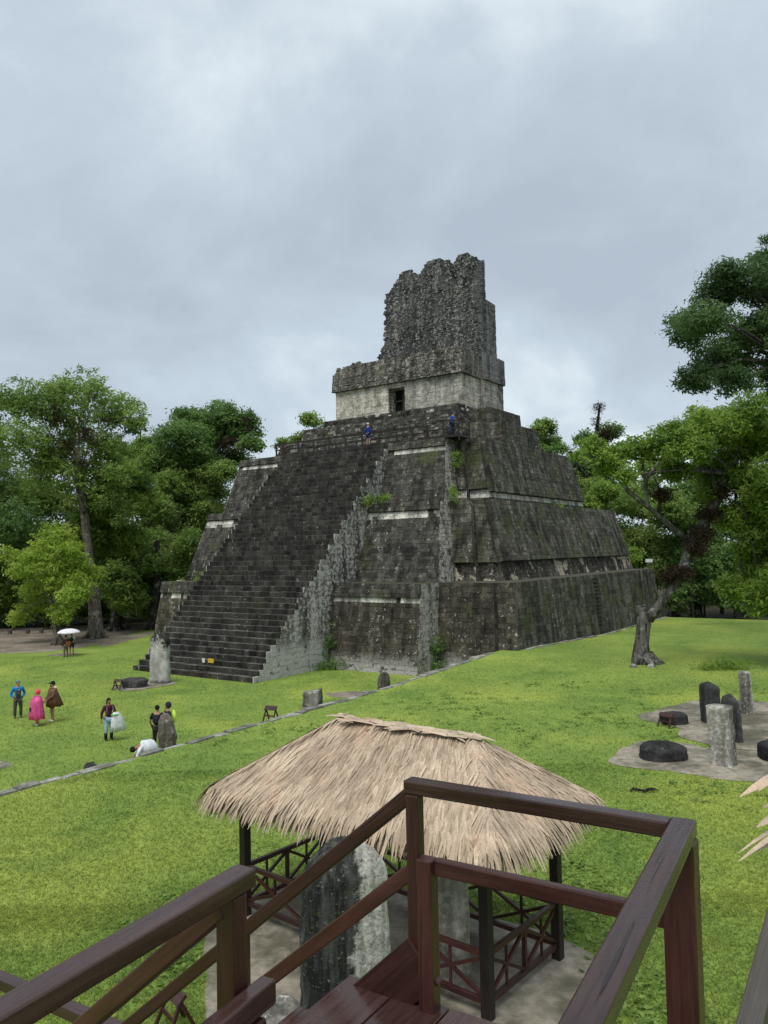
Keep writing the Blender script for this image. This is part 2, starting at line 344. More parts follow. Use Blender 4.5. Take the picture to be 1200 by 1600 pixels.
GRA, GRB, GRC = (0.158, 0.232, 0.048, 1), (0.224, 0.302, 0.062, 1), (0.305, 0.355, 0.070, 1)
M['lawn'] = grass_mat('lawn_turf', False); M['blade'] = grass_mat('grass_blades', True)
def soil_mat(name, c0, c1):
    t = NT(name); a = t.noise(0.4, 6, 0.6); b = t.noise(4, 6, 0.7)
    c = t.gain(t.mix(t.mr(a, 0.35, 0.65), c0, c1), t.mr(b, 0.3, 0.7, 0.7, 1.25)); t.bump(b, 0.6, 0.04); return t.done(c, 0.9, 0.15)
M['path'] = soil_mat('trodden_earth', (0.15, 0.125, 0.095, 1), (0.26, 0.22, 0.175, 1))
M['floor'] = soil_mat('forest_floor', (0.035, 0.03, 0.018, 1), (0.06, 0.055, 0.03, 1))
M['bank'] = soil_mat('grassy_bank', (0.05, 0.07, 0.015, 1), (0.09, 0.10, 0.03, 1))
def wood_mat(name, c0, c1, rough0=0.25, rough1=0.6):
    t = NT(name); tc_ = t.n('ShaderNodeTexCoord').outputs['Object']
    oi = t.n('ShaderNodeObjectInfo'); va = t.n('ShaderNodeVectorMath', operation='MULTIPLY_ADD'); t.t.links.new(tc_, va.inputs[0]); va.inputs[1].default_value = (1, 1, 1); t.t.links.new(oi.outputs['Random'], va.inputs[2])
    g = t.noise(1.0, 7, 0.68, t.scale(va.outputs[0], (2.2, 34, 34)), 0.5); g2 = t.noise(1.0, 3, 0.5, t.scale(va.outputs[0], (0.9, 9, 9)), 0.8); w = t.noise(1.8, 4, 0.6); f = t.noise(70, 3, 0.6)
    crk = t.mr(t.noise(1.0, 3, 0.55, t.scale(va.outputs[0], (0.7, 22, 22)), 0.3), 0.655, 0.69)
    c = t.mix(t.mr(t.math('ADD', t.math('MULTIPLY', g, 0.6), t.math('MULTIPLY', g2, 0.4)), 0.36, 0.64), c0, c1); c = t.gain(c, t.mr(crk, 0, 1, 1, 0.35)); c = t.gain(c, t.mr(t.tint(), 0, 1, 0.7, 1.3)); c = t.gain(c, t.mr(w, 0.3, 0.7, 0.92, 1.08))
    t.bump(t.math('ADD', t.math('SUBTRACT', g, crk), t.math('MULTIPLY', f, 0.3)), 0.4, 0.005)
    return t.done(c, t.mr(t.math('ADD', t.math('ADD', t.math('MULTIPLY', w, 0.4), t.math('MULTIPLY', g, 0.3)), t.math('MULTIPLY', f, 0.3)), 0.40, 0.60, rough0, rough1), 0.4)
M['deck'] = wood_mat('wet_brown_painted_timber', (0.030, 0.0095, 0.0075, 1), (0.058, 0.020, 0.0155, 1), 0.30, 0.55)
M['rail_top'] = wood_mat('wet_sheen_rail_timber', (0.034, 0.015, 0.0125, 1), (0.068, 0.036, 0.030, 1), 0.10, 0.36)  # paler, greyer than the other timber: sky sheen on wet wood put into the colour
M['hutwood'] = wood_mat('dark_hut_timber', (0.010, 0.006, 0.005, 1), (0.022, 0.013, 0.010, 1), 0.4, 0.7)
M['greywood'] = wood_mat('grey_weathered_timber', (0.045, 0.04, 0.034, 1), (0.10, 0.09, 0.075, 1), 0.5, 0.8)
def thatch_mat():
    t = NT('dry_palm_leaf'); p = t.pos(); tt = t.tint(); n = t.noise(2.2, 4, 0.6); s = t.noise(34, 3, 0.6)
    c = t.mix(t.mr(tt, 0, 1), (0.285, 0.208, 0.142, 1), (0.53, 0.42, 0.305, 1))
    c = t.mix(t.math('MULTIPLY', t.mr(t.noise(1.1, 3, 0.5), 0.54, 0.7), 0.4), c, (0.42, 0.24, 0.17, 1))
    c = t.gain(c, t.mr(n, 0.3, 0.7, 0.8, 1.15)); c = t.gain(c, t.mr(s, 0.3, 0.7, 0.85, 1.1)); t.bump(s, 0.3, 0.006)
    return t.done(c, 0.72, 0.25)
M['thatch'] = thatch_mat()
def leaf_mat(name, c0, c1, transl=0.3):
    t = NT(name); tt = t.tint(); n = t.noise(0.3, 3, 0.5)
    c = t.mix(t.mr(t.math('ADD', t.math('MULTIPLY', tt, 0.75), t.math('MULTIPLY', n, 0.25)), 0.1, 0.9), c0, c1)
    t.done(c, 0.5, 0.3); tr = t.n('ShaderNodeBsdfTranslucent'); t.set(tr.inputs[0], t.gain(c, 1.4)); mx = t.n('ShaderNodeMixShader'); mx.inputs[0].default_value = transl
    t.t.links.new(t.b.outputs[0], mx.inputs[1]); t.t.links.new(tr.outputs[0], mx.inputs[2]); t.t.links.new(mx.outputs[0], t.out.inputs[0]); return t.m
M['leaf_dark'] = leaf_mat('dark_green_leaves', (0.062, 0.126, 0.034, 1), (0.172, 0.280, 0.068, 1), 0.45)
M['leaf_mid'] = leaf_mat('mid_green_leaves', (0.094, 0.164, 0.034, 1), (0.262, 0.366, 0.082, 1), 0.45)
M['leaf_bright'] = leaf_mat('fresh_green_leaves', (0.155, 0.245, 0.028, 1), (0.36, 0.47, 0.075, 1), 0.45)
M['leaf_olive'] = leaf_mat('light_green_leaves', (0.092, 0.165, 0.024, 1), (0.255, 0.365, 0.062, 1), 0.45)
M['leaf_blue'] = leaf_mat('deep_green_leaves', (0.042, 0.088, 0.032, 1), (0.130, 0.212, 0.068, 1), 0.42)
def bark_mat(name, c0, c1, pale):
    t = NT(name); p = t.pos(); g = t.noise(2.0, 6, 0.65, t.scale(p, (3, 3, 0.6))); a = t.noise(1.3, 5, 0.6)
    c = t.mix(t.mr(g, 0.35, 0.65), c0, c1); c = t.mix(t.mr(t.noise(1.9, 5, 0.65, None, 0.3), 0.56, 0.64, 0, 0.85), c, pale); t.bump(g, 0.8, 0.06); return t.done(c, 0.9, 0.15)
M['bark'] = bark_mat('grey_bark', (0.05, 0.044, 0.034, 1), (0.15, 0.135, 0.11, 1), (0.26, 0.25, 0.22, 1))
M['bark_dark'] = bark_mat('dark_mottled_bark', (0.016, 0.015, 0.013, 1), (0.060, 0.055, 0.046, 1), (0.22, 0.215, 0.195, 1))
M['bark_pale'] = bark_mat('pale_mottled_bark', (0.03, 0.028, 0.025, 1), (0.13, 0.125, 0.11, 1), (0.27, 0.265, 0.24, 1))
M['epiphyte'] = plain('brown_epiphyte_growth', (0.035, 0.024, 0.012, 1), 0.95, 0.5, 3.0)
M['steel'] = plain('rusty_rail', (0.035, 0.026, 0.022, 1), 0.6)
# ------------------------------------------------------------------ the pyramid
pyr = thing('stepped_pyramid', 'tall dark weathered stone stepped pyramid with a wide front stairway and crumbling roof comb', 'pyramid', L(12, 14, 0))
STONES = []                                                 # (verts (n,8,3), tint (n), material key)
BF = np.array([(0, 1, 2, 3), (4, 5, 1, 0), (5, 6, 2, 1), (6, 7, 3, 2), (7, 4, 0, 3)])   # front and four sides of a block
def masonry(bl, br, tr, tl, bw, bh, mat, prot=0.016, off=None, mats=None, clip=None, gap=0.012, jit=0.008, depth=0.09, seed=0, tjit=1.0):
    """courses of separate stone blocks laid on the four-sided face bl-br-tr-tl (seen from outside); off(u, v) pushes a stone out, mats(u, v) picks its kind, clip(P) keeps it"""
    g = np.random.default_rng(seed + 5)
    bl, br, tr, tl = (np.array(p, float) for p in (bl, br, tr, tl))
    W = (np.linalg.norm(br - bl) + np.linalg.norm(tr - tl)) / 2; H = (np.linalg.norm(tl - bl) + np.linalg.norm(tr - br)) / 2
    nrm = np.cross(br - bl, tl - bl); nrm /= np.linalg.norm(nrm)
    P = lambda u, v: (bl * (1 - u) + br * u) * (1 - v) + (tl * (1 - u) + tr * u) * v
    nr = max(1, round(H / bh)); edges = np.linspace(0, 1, nr + 1); edges[1:-1] += g.normal(0, 0.1 / nr, nr - 1)
    out = {}
    for r in range(nr):
        x = -g.random() * bw; cuts = [0.0]
        while x < W:
            x += bw * g.uniform(0.6, 1.5)
            if x > cuts[-1] * W + 0.1 and x < W - 0.1: cuts.append(x / W)
        cuts.append(1.0); v0, v1 = edges[r], edges[r + 1]
        for i in range(len(cuts) - 1):
            u0, u1 = cuts[i], cuts[i + 1]; uc, vc = (u0 + u1) / 2, (v0 + v1) / 2
            if clip is not None and not clip(P(uc, vc)): continue
            gu, gv = gap / 2 / W, gap / 2 / H; o = off(uc, vc) if off else 0.0
            q = np.array([P(u0 + gu, v0 + gv), P(u1 - gu, v0 + gv), P(u1 - gu, v1 - gv), P(u0 + gu, v1 - gv)])
            fr = q + nrm * (o + g.random() * prot) + g.normal(0, jit, (4, 3)); bk = q - nrm * depth + (q - q.mean(0)) * 0.02
            k = mats(uc, vc) if mats else mat
            out.setdefault(k, []).append((np.concatenate([fr, bk]), 0.5 + tjit * (g.random() - 0.5)))
    for k, l in out.items(): STONES.append((np.array([a for a, _ in l]), np.array([t for _, t in l]), k))
def prism(name, base, top, z0, z1, mats, parent, cap=True):
    """closed core of a terrace: base and top outlines in (a, b)"""
    n = len(base); v = [L(a, b, z0) for a, b in base] + [L(a, b, z1) for a, b in top]
    f = [(i, (i + 1) % n, n + (i + 1) % n, n + i) for i in range(n)] + [tuple(range(n, 2 * n)), tuple(range(n - 1, -1, -1))]
    me = bpy.data.meshes.new(name); me.from_pydata([tuple(p) for p in v], [], f)
    for m in mats: me.materials.append(m)
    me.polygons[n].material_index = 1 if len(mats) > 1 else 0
    bm = bmesh.new(); bm.from_mesh(me); bmesh.ops.recalc_face_normals(bm, faces=bm.faces); bm.to_mesh(me); bm.free()
    at = me.color_attributes.new('tint', 'FLOAT_COLOR', 'POINT'); at.data.foreach_set('color', [0.35] * (4 * len(me.vertices)))
    return link(name, me, parent)
S0, S1 = 6.97, 17.35                                        # the stairway between these
ST_B0, ST_B1, ST_Z = -6.64, 7.83, 15.38
def stair_z(b): return (b - ST_B0) / (ST_B1 - ST_B0) * ST_Z
sd = [0]
def face(p0, p1, q0, q1, z0, z1, mat, bw=0.5, bh=0.32, **k):
    sd[0] += 1
    masonry(L(*p0, z0), L(*p1, z0), L(*q1, z1), L(*q0, z1), bw, bh, mat, seed=sd[0] * 17, **k)
def apron(va, rec, matl, matu=None, strip=0.065, smat='plaster', below=None, stripp=0.8):
    """upper part of a face proud of the lower, a pale strip in the shadow under it"""
    rr = random.Random(int(va * 1000))
    o = lambda u, v: rec if v > va else 0.0
    def m(u, v):
        if va - strip < v <= va and rr.random() < stripp: return smat
        return (matu or matl) if v > va else matl
    return dict(off=o, mats=m)
W0 = 24.4
def front_pair(p0, q0, z0, z1, mat, ap, bw=0.48, bh=0.3):
    """front wall either side of the stairway; p0, q0 = right corner below and above"""
    face((S0 + .1, p0[1]), p0, (S0 + .1, q0[1]), q0, z0, z1, mat, bw, bh, **ap)
    face((W0 - p0[0], p0[1]), (S1 - .1, p0[1]), (W0 - q0[0], q0[1]), (S1 - .1, q0[1]), z0, z1, mat, bw, bh, **ap)
# outlines: seen from the front, left to right, then round the right side to the back
def outline(c, in1, in2, side, rear):
    """right half corner points: c front corner, in1 = (a, b) of the first inset, in2 the second, side a, rear b"""
    r = [c, (c[0], in1[1]), (in1[0], in1[1]), (in1[0], in2[1]), (side, in2[1]), (side, rear)]
    lr = [c, (c[0], in1[1]), (c[0] - .75, in1[1]), (c[0] - .75, in2[1]), (c[0] - 1.6, in2[1]), (c[0] - 1.6, rear)]
    l = [(W0 - a, b) for a, b in reversed(lr)]
    return r + [(side + 2.0, rear), (side + 2.0, rear + 1.2), (W0 - c[0] + .6, rear + 1.2), (W0 - c[0] + .6, rear)] + l
T = [  # z0, z1, base outline args, top outline args
    (0.0, 5.44, ((0.0, 0.0), (-4.05, 2.33), (-4.05, 2.85), -5.34, 33.6), ((0.25, 1.06), (-3.55, 3.25), (-3.55, 3.75), -4.72, 33.2)),
    (5.44, 10.78, ((0.28, 3.2), (-1.2, 5.5), (-1.2, 6.2), -2.75, 33.6), ((1.17, 5.2), (-0.45, 6.7), (-0.45, 7.2), -1.15, 32.4)),
    (10.78, 15.38, ((1.45, 6.3), (0.75, 8.1), (0.75, 8.6), -0.75, 26.8), ((2.18, 7.83), (1.45, 9.3), (1.45, 9.8), 0.35, 25.9)),
]
def shrink(pts, d):
    ca, cb = 12.2, 17.0
    return [(a + (d if a < ca else -d), b + (d if b < cb else -d)) for a, b in pts]
terr = []
for i, (z0, z1, bo, to) in enumerate(T):
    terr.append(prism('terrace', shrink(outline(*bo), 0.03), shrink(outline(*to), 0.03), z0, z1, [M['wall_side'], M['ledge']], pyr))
MF = ['wall_low', 'wall', 'wall']
APF = [apron(0.845, 0.17, 'wall_low', 'wall'), apron(0.875, 0.17, 'wall'), apron(0.90, 0.15, 'wall')]
APS = [None, apron(0.20, 0.30, 'patch', 'wall_side', strip=0.06, smat='patch'), apron(0.16, 0.28, 'plaster', 'wall_side', strip=0.08, stripp=0.35)]
APS[2]['mats'] = (lambda f: lambda u, v: f(u, v) if v > 0.08 else 'wall_side')(APS[2]['mats'])
for i, (z0, z1, bo, to) in enumerate(T):
    c, i1, i2, sa, rb = bo; C, I1, I2, SA, RB = to
    front_pair(c, C, z0, z1, MF[i], APF[i])
    face(c, (c[0], i1[1]), C, (C[0], I1[1]), z0, z1, 'wall_pale', 0.42, 0.28)
    low = dict(mats=lambda u, v: 'plaster' if v < 0.075 else 'wall_low') if i == 0 else (APS[i] or {})
    face((c[0], i1[1]), i1, (C[0], I1[1]), I1, z0, z1, 'wall_low' if i == 0 else 'wall', 0.5, 0.3, **low)
    face(i1, (i1[0], i2[1]), I1, (I1[0], I2[1]), z0, z1, 'wall', 0.4, 0.3)
    face((i1[0], i2[1]), (sa, i2[1]), (I1[0], I2[1]), (SA, I2[1]), z0, z1, 'wall' if i else 'wall_low', 0.5, 0.3, **((APS[i] or {}) if i else dict(mats=lambda u, v: 'plaster' if v < 0.16 else 'wall_low')))
    face((sa, i2[1]), (sa, rb), (SA, I2[1]), (SA, RB), z0, z1, 'wall_side', 0.55, 0.32, **(APS[i] or {}))
    # the left return, facing away
    face((W0 - c[0], i1[1]), (W0 - c[0], c[1]), (W0 - C[0], I1[1]), (W0 - C[0], C[1]), z0, z1, 'wall_pale', 0.45, 0.3)
    face((W0 - c[0] + .75, i1[1]), (W0 - c[0], i1[1]), (W0 - C[0] + .75, I1[1]), (W0 - C[0], I1[1]), z0, z1, 'temple_stain', 0.4, 0.28)
    face((W0 - c[0] + 1.6, i2[1]), (W0 - c[0] + .75, i2[1]), (W0 - C[0] + 1.6, I2[1]), (W0 - C[0] + .75, I2[1]), z0, z1, 'temple_stain', 0.4, 0.28)
# climbing notches: a ladder of small stones up the side wall
lb = MB()
for k in range(15):
    z = 1.3 + k * 0.28; v = z / 5.44; a = -5.34 + (5.34 - 4.72) * v - 0.07
    lb.bar(L(a, 17.15, z), L(a, 18.0, z), 0.22, 0.09)
lb.build('climbing_notches', M['wall'], terr[0])
# stairway ------------------------------------------------------------
NSTEP = 46
stair = prism('stairway', [(S0 + .05, ST_B0 + .35), (S1 - .05, ST_B0 + .35), (S1 - .05, ST_B1 + .3), (S0 + .05, ST_B1 + .3)],
              [(S0 + .05, ST_B1 + .2), (S1 - .05, ST_B1 + .2), (S1 - .05, ST_B1 + .3), (S0 + .05, ST_B1 + .3)], 0.0, ST_Z - .4, [M['step']], pyr)
rise = ST_Z / NSTEP; run = (ST_B1 - ST_B0) / NSTEP
for k in range(NSTEP):
    b0 = ST_B0 + k * run; z1 = (k + 1) * rise; mb = MB(); a = S1
    ext = 0.0 if k > 2 else (0.55 - 0.18 * k)
    a = S1 + ext; a_end = S0
    while a > a_end + 0.05:
        w = min(R.uniform(0.38, 0.85), a - a_end); 
        if a - w - a_end < 0.2: w = a - a_end
        j = [R.uniform(-.018, .018) for _ in range(8)]; mb.cur = R.random(); c = [(a - .008, b0 + j[0]), (a - w + .008, b0 + j[1])]
        zt = z1 + R.uniform(-.022, .012); zt2 = zt + R.uniform(-.012, .012)
        nose = 0.03
        vs = [L(c[0][0], c[0][1] + nose, z1 - rise - .03), L(c[1][0], c[1][1] + nose, z1 - rise - .03), L(c[1][0], c[1][1] + nose * .5, zt2 - .03), L(c[0][0], c[0][1] + nose * .5, zt - .03),
              L(c[0][0], c[0][1] + .03, zt), L(c[1][0], c[1][1] + .03, zt2), L(c[0][0], b0 + run + .12, zt), L(c[1][0], b0 + run + .12, zt2),
              L(c[0][0], b0 + run + .12, z1 - rise - .05), L(c[1][0], b0 + run + .12, z1 - rise - .05)]
        mb.add(vs, [(0, 1, 2, 3), (3, 2, 5, 4), (4, 5, 7, 6), (0, 3, 4, 6, 8), (1, 9, 7, 5, 2)]); a -= w
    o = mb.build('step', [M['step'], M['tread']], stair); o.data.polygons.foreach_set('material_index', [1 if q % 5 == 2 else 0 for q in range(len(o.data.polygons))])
# side walls of the stairway
def stair_clip(P):
    d = Vector(P) - PO; b = d.dot(BX); return d.z < stair_z(b + .1) - .02
g2 = 1.0
sd[0] += 1; masonry(L(S0, ST_B0, 0), L(S0, ST_B1 + .2, 0), L(S0, ST_B1 + .2, ST_Z), L(S0, ST_B0, ST_Z), 0.36, rise, 'stairside', prot=0.015, clip=stair_clip, seed=991)
masonry(L(S1, ST_B1 + .2, 0), L(S1, ST_B0, 0), L(S1, ST_B0, ST_Z), L(S1, ST_B1 + .2, ST_Z), 0.5, rise, 'wall_pale', clip=stair_clip, seed=992)
# platform under the temple -------------------------------------------
def block(name, a0, a1, b0, b1, z0, z1, mat, parent, batter=0.12, faces='frl', bw=0.42, bh=0.28, core='wall', **k):
    t = batter * (z1 - z0); base = [(a0, b0), (a0, b1), (a1, b1), (a1, b0)]; top = [(a0 + t, b0 + t), (a0 + t, b1 - t), (a1 - t, b1 - t), (a1 - t, b0 + t)]
    o = prism(name, shrink2(base, .03), shrink2(top, .03), z0, z1, [M[core], M['ledge']], parent)
    if 'f' in faces: face((a1, b0), (a0, b0), top[3], top[0], z0, z1, mat, bw, bh, **k)
    if 'r' in faces: face((a0, b0), (a0, b1), top[0], top[1], z0, z1, mat, bw, bh, **k)
    if 'l' in faces: face((a1, b1), (a1, b0), top[2], top[3], z0, z1, mat, bw, bh, **k)
    return o
def shrink2(p, d):
    ca = sum(a for a, _ in p) / len(p); cb = sum(b for _, b in p) / len(p)
    return [(a + (d if a < ca else -d), b + (d if b < cb else -d)) for a, b in p]
Z3 = ST_Z
block('platform_tier', 3.7, 20.7, 10.4, 24.2, Z3, 17.0, 'frieze', pyr, 0.25, bw=.36, bh=.26, prot=.08, mats=lambda u, v: 'frieze' if R.random() < .28 else 'wall')
block('platform_tier', 4.5, 20.0, 12.9, 24.0, 17.0, 18.4, 'wall', pyr, 0.2, bw=.36, bh=.26, prot=.08, mats=lambda u, v: 'frieze' if R.random() < .22 else 'wall')
block('platform_tier', 5.2, 19.2, 15.2, 24.0, 18.4, 19.35, 'wall', pyr, 0.1, bw=.36, bh=.26, prot=.06, mats=lambda u, v: 'plaster' if R.random() < .10 else 'wall')
block('platform_tier', 2.3, 5.5, 14.2, 23.3, Z3, 17.55, 'wall_side', pyr, 0.24, bw=.45)
block('platform_tier', 1.45, 4.0, 15.6, 22.6, Z3, 17.5, 'wall_side', pyr, 0.10, bw=.45, mats=lambda u, v: 'plaster' if v < .16 else 'wall_side', off=lambda u, v: 0.16 if v > .16 else 0)
block('platform_tier', 3.0, 5.6, 16.8, 22.4, 17.5, 19.0, 'wall_side', pyr, 0.06, bw=.45)
# a flight of steps to the doorway
for k in range(11):
    z1 = Z3 + (k + 1) * (19.35 - Z3) / 11; b0 = 9.9 + k * 0.56; mb = MB(); a = 14.3 - k * .1
    while a > 10.1 + k * .06:
        w = R.uniform(.35, .7); mb.cur = R.random(); c = R.uniform(-.03, .03)
        mb.add([L(a, b0 + c, z1 - .42), L(a - w + .02, b0 + c, z1 - .42), L(a - w + .02, b0 + c, z1), L(a, b0 + c, z1), L(a, b0 + .7, z1), L(a - w + .02, b0 + .7, z1), L(a, b0 + .7, z1 - .42), L(a - w + .02, b0 + .7, z1 - .42)], [(0, 1, 2, 3), (3, 2, 5, 4), (0, 3, 4, 6), (1, 7, 5, 2)]); a -= w
    mb.build('upper_step', M['step'], pyr)
# the temple on top ----------------------------------------------------
TA0, TA1, TB0, TB1, TZ0, TZ1 = 5.64, 18.75, 16.55, 23.95, 19.35, 22.13
shrine = prism('temple_walls', [(TA0 + .03, TB0 + 1.3), (TA0 + .03, TB1), (TA1 - .03, TB1), (TA1 - .03, TB0 + 1.3)], [(TA0 + .03, TB0 + 1.3), (TA0 + .03, TB1), (TA1 - .03, TB1), (TA1 - .03, TB0 + 1.3)], TZ0, TZ1, [M['temple']], pyr)
DA0, DA1, DZ = 11.2, 12.95, 21.72
def tface(p0, p1, z0, z1, mat, bw=0.55, bh=0.26, **k): face(p0, p1, p0, p1, z0, z1, mat, bw, bh, **{**dict(prot=.022, jit=.006, gap=.008), **k})
tm = lambda u, v: 'temple_stain' if R.random() < .15 else 'temple'
for (x0, x1, m) in ((TA1, DA1, 'temple'), (DA0, TA0, 'temple_stain')):
    wb = MB(); wb.add([L(a, b, z) for z in (TZ0, TZ1) for a, b in ((x0 - .03 if x0 == TA1 else x0, TB0 + .03), (x1 + (.03 if x1 == TA0 else 0), TB0 + .03), (x1 + (.03 if x1 == TA0 else 0), TB0 + 1.35), (x0 - .03 if x0 == TA1 else x0, TB0 + 1.35))], [(0, 1, 5, 4), (1, 2, 6, 5), (2, 3, 7, 6), (3, 0, 4, 7), (4, 5, 6, 7)])
    wb.build('front_wall', M[m], shrine); tface((x0, TB0), (x1, TB0), TZ0, TZ1, m)
hb = MB(); hb.add([L(a, b, z) for z in (DZ, TZ1) for a, b in ((DA1 + .01, TB0 + .03), (DA0 - .01, TB0 + .03), (DA0 - .01, TB0 + 1.35), (DA1 + .01, TB0 + 1.35))], [(0, 1, 5, 4), (1, 2, 6, 5), (2, 3, 7, 6), (3, 0, 4, 7), (0, 3, 2, 1)]); hb.build('lintel', M['temple'], shrine)
tface((DA1, TB0), (DA0, TB0), DZ, TZ1, 'temple')
tface((TA0, TB0), (TA0, TB0 + 3.3), TZ0, TZ1, 'temple'); tface((TA0 - .22, TB0 + 3.3), (TA0 - .22, TB1), TZ0, TZ1, 'temple_stain', off=lambda u, v: 0)
sb = MB(); sb.add([L(a, b, z) for z in (TZ0 - .3, TZ1) for a, b in ((TA0 + .1, TB0 + 3.3), (TA0 - .19, TB0 + 3.3), (TA0 - .19, TB1), (TA0 + .1, TB1))], [(0, 1, 5, 4), (1, 2, 6, 5), (2, 3, 7, 6), (4, 5, 6, 7)]); sb.build('side_wall', M['temple_stain'], shrine)
tface((TA1, TB1), (TA1, TB0), TZ0, TZ1, 'temple')
tface((DA1, TB0 + 1.3), (DA1, TB0 + .02), TZ0, DZ, 'temple_stain')
ib = MB(); ib.box(L((DA0 + DA1) / 2, TB0 + 1.24, (TZ0 + DZ) / 2), DA1 - DA0 + .2, .08, DZ - TZ0, -YAW); ib.build('doorway_shade_panel', M['dark'], shrine)  # near-black panel: the shade inside the temple painted as colour
fb = MB()
for a in (DA0 + .12, (DA0 + DA1) / 2 - .1): fb.bar(L(a, TB0 + .95, TZ0), L(a, TB0 + .95, DZ), .12, .12, up=Vector((0, 1, 0)))
fb.bar(L(DA0, TB0 + .95, 20.7), L(DA1, TB0 + .95, 20.7), .1, .1); fb.build('door_frame', M['greywood'], shrine)
# frieze (upper zone) and roof comb, with broken tops
def profile_top(pts):
    xs = [p[0] for p in pts]; zs = [p[1] for p in pts]
    def f(a):
        z = float(np.interp(a, xs, zs)); return z + 0.16 * mnoise.noise(Vector((a * 2.3, 1.7, 0))) + 0.10 * mnoise.noise(Vector((a * 6.1, 4.2, 0)))
    return f
def slab(name, prof, a0, a1, b0, b1, z0, mat, parent, n=44, lean=0.0):
    """solid with a broken top: front at b0, back at b1"""
    vs, fs = [], []
    for k in range(n + 1):
        a = a0 + (a1 - a0) * k / n; z = prof(a) - .06
        vs += [L(a, b0, z0), L(a, b0 + lean * (z - z0), z), L(a, b1, z + .05), L(a, b1, z0)]
    for k in range(n):
        i = 4 * k; fs += [(i, i + 4, i + 5, i + 1), (i + 1, i + 5, i + 6, i + 2), (i + 2, i + 6, i + 7, i + 3)]
    fs += [(0, 1, 2, 3), (4 * n + 3, 4 * n + 2, 4 * n + 1, 4 * n)]
    mb = MB(); mb.cur = .4; mb.add(vs, fs); return mb.build(name, M[mat], parent)
ftop = profile_top([(5.2, 24.05), (6.5, 24.3), (8, 24.45), (10.5, 24.25), (12.5, 24.5), (15.5, 24.45), (16.8, 24.7), (17.2, 24.45), (18.5, 24.3), (18.9, 23.6)])
fr = slab('upper_zone', ftop, 18.93, 5.46, 16.28, 24.1, TZ1 + .004, 'frieze', pyr, lean=.12)
def clip_top(f): return lambda P: Vector(P).z < f(toab(Vector(P))[0]) - .02
sd[0] += 1; masonry(L(18.98, 16.25, TZ1), L(5.42, 16.25, TZ1), L(5.42, 16.57, 24.85), L(18.98, 16.57, 24.85), .30, .21, 'frieze', prot=.06, jit=.018, clip=clip_top(ftop), seed=71, depth=.2)
sd[0] += 1; masonry(L(5.42, 16.25, TZ1), L(5.42, 19.9, TZ1), L(5.62, 19.9, 24.45), L(5.62, 16.5, 24.3), .30, .21, 'frieze', prot=.05, jit=.018, seed=72, depth=.2)
rb_ = MB(); rb_.add([L(a, b, z) for z in (TZ1 + .008, 24.4) for a, b in ((5.7, 19.9), (5.24, 19.9), (5.24, 24.0), (5.7, 24.0))], [(0, 1, 5, 4), (1, 2, 6, 5), (2, 3, 7, 6), (4, 5, 6, 7), (3, 2, 1, 0)]); rb_.build('upper_zone', M['comb_side'], pyr)
masonry(L(5.2, 19.9, TZ1), L(5.2, 24.0, TZ1), L(5.3, 23.9, 24.45), L(5.3, 19.9, 24.45), .4, .22, 'comb_side', prot=.04, seed=73)
ctop = profile_top([(5.3, 32.3), (5.75, 32.95), (6.2, 33.2), (7.2, 33.15), (7.7, 32.55), (8.0, 32.45), (8.3, 33.05), (9.4, 33.55), (10.3, 33.4), (10.9, 33.0), (11.2, 32.5), (11.9, 32.7), (12.3, 33.05), (13.1, 33.1), (13.7, 32.5), (14.6, 31.6), (15.05, 31.4), (15.3, 27)])
def comb_left(z): return float(np.interp(z, [24, 25.3, 26.6, 28, 31.5], [16.4, 16.05, 15.35, 15.15, 15.0])) + .1 * mnoise.noise(Vector((z * 2, 0, 3)))
cvs = []
def comb_clip(P):
    a, b = toab(Vector(P)); return Vector(P).z < ctop(a) - .02 and a < comb_left(Vector(P).z)
cb_ = slab('roof_comb', ctop, 15.0, 5.52, 19.55, 21.0, 24.0, 'comb', pyr, n=60)
lw = MB()
for k in range(12):
    za, zb = 24 + k * .62, 24 + (k + 1) * .62
    lw.add([L(a, b, z) for z, a1 in ((za, comb_left(za) - .05), (zb, comb_left(zb) - .05)) for a, b in ((a1, 19.56), (14.9, 19.56), (14.9, 20.9), (a1, 20.9))], [(0, 1, 5, 4), (3, 0, 4, 7), (4, 5, 6, 7), (2, 3, 7, 6)])
lw.build('roof_comb', M['comb'], pyr)
groove = lambda u, v: .16 * mnoise.noise(Vector((u * 7, v * 7, 0))) + .08 * mnoise.noise(Vector((u * 19, v * 15, 2)))
masonry(L(16.4, 19.5, 24.0), L(5.48, 19.5, 24.0), L(5.48, 19.5, 33.8), L(16.4, 19.5, 33.8), .26, .18, 'comb', prot=.05, clip=comb_clip, seed=74, depth=.25, off=groove, jit=.012)
masonry(L(5.48, 19.5, 24.0), L(5.48, 21.0, 24.0), L(5.48, 21.0, 32.9), L(5.48, 19.5, 32.3), .4, .24, 'comb_side', prot=.08, seed=75, depth=.2)
cs = MB(); cs.add([L(a, b, z) for z in (24.0, 29.25) for a, b in ((12, 21.0), (5.5, 21.0), (5.5, 22.9), (12, 22.9))], [(0, 1, 5, 4), (1, 2, 6, 5), (2, 3, 7, 6), (4, 5, 6, 7)]); cs.build('roof_comb', M['comb_side'], pyr)
masonry(L(5.46, 21.0, 24.0), L(5.46, 22.9, 24.0), L(5.46, 22.85, 29.3), L(5.46, 21.0, 29.4), .42, .22, 'comb_side', prot=.05, seed=76)
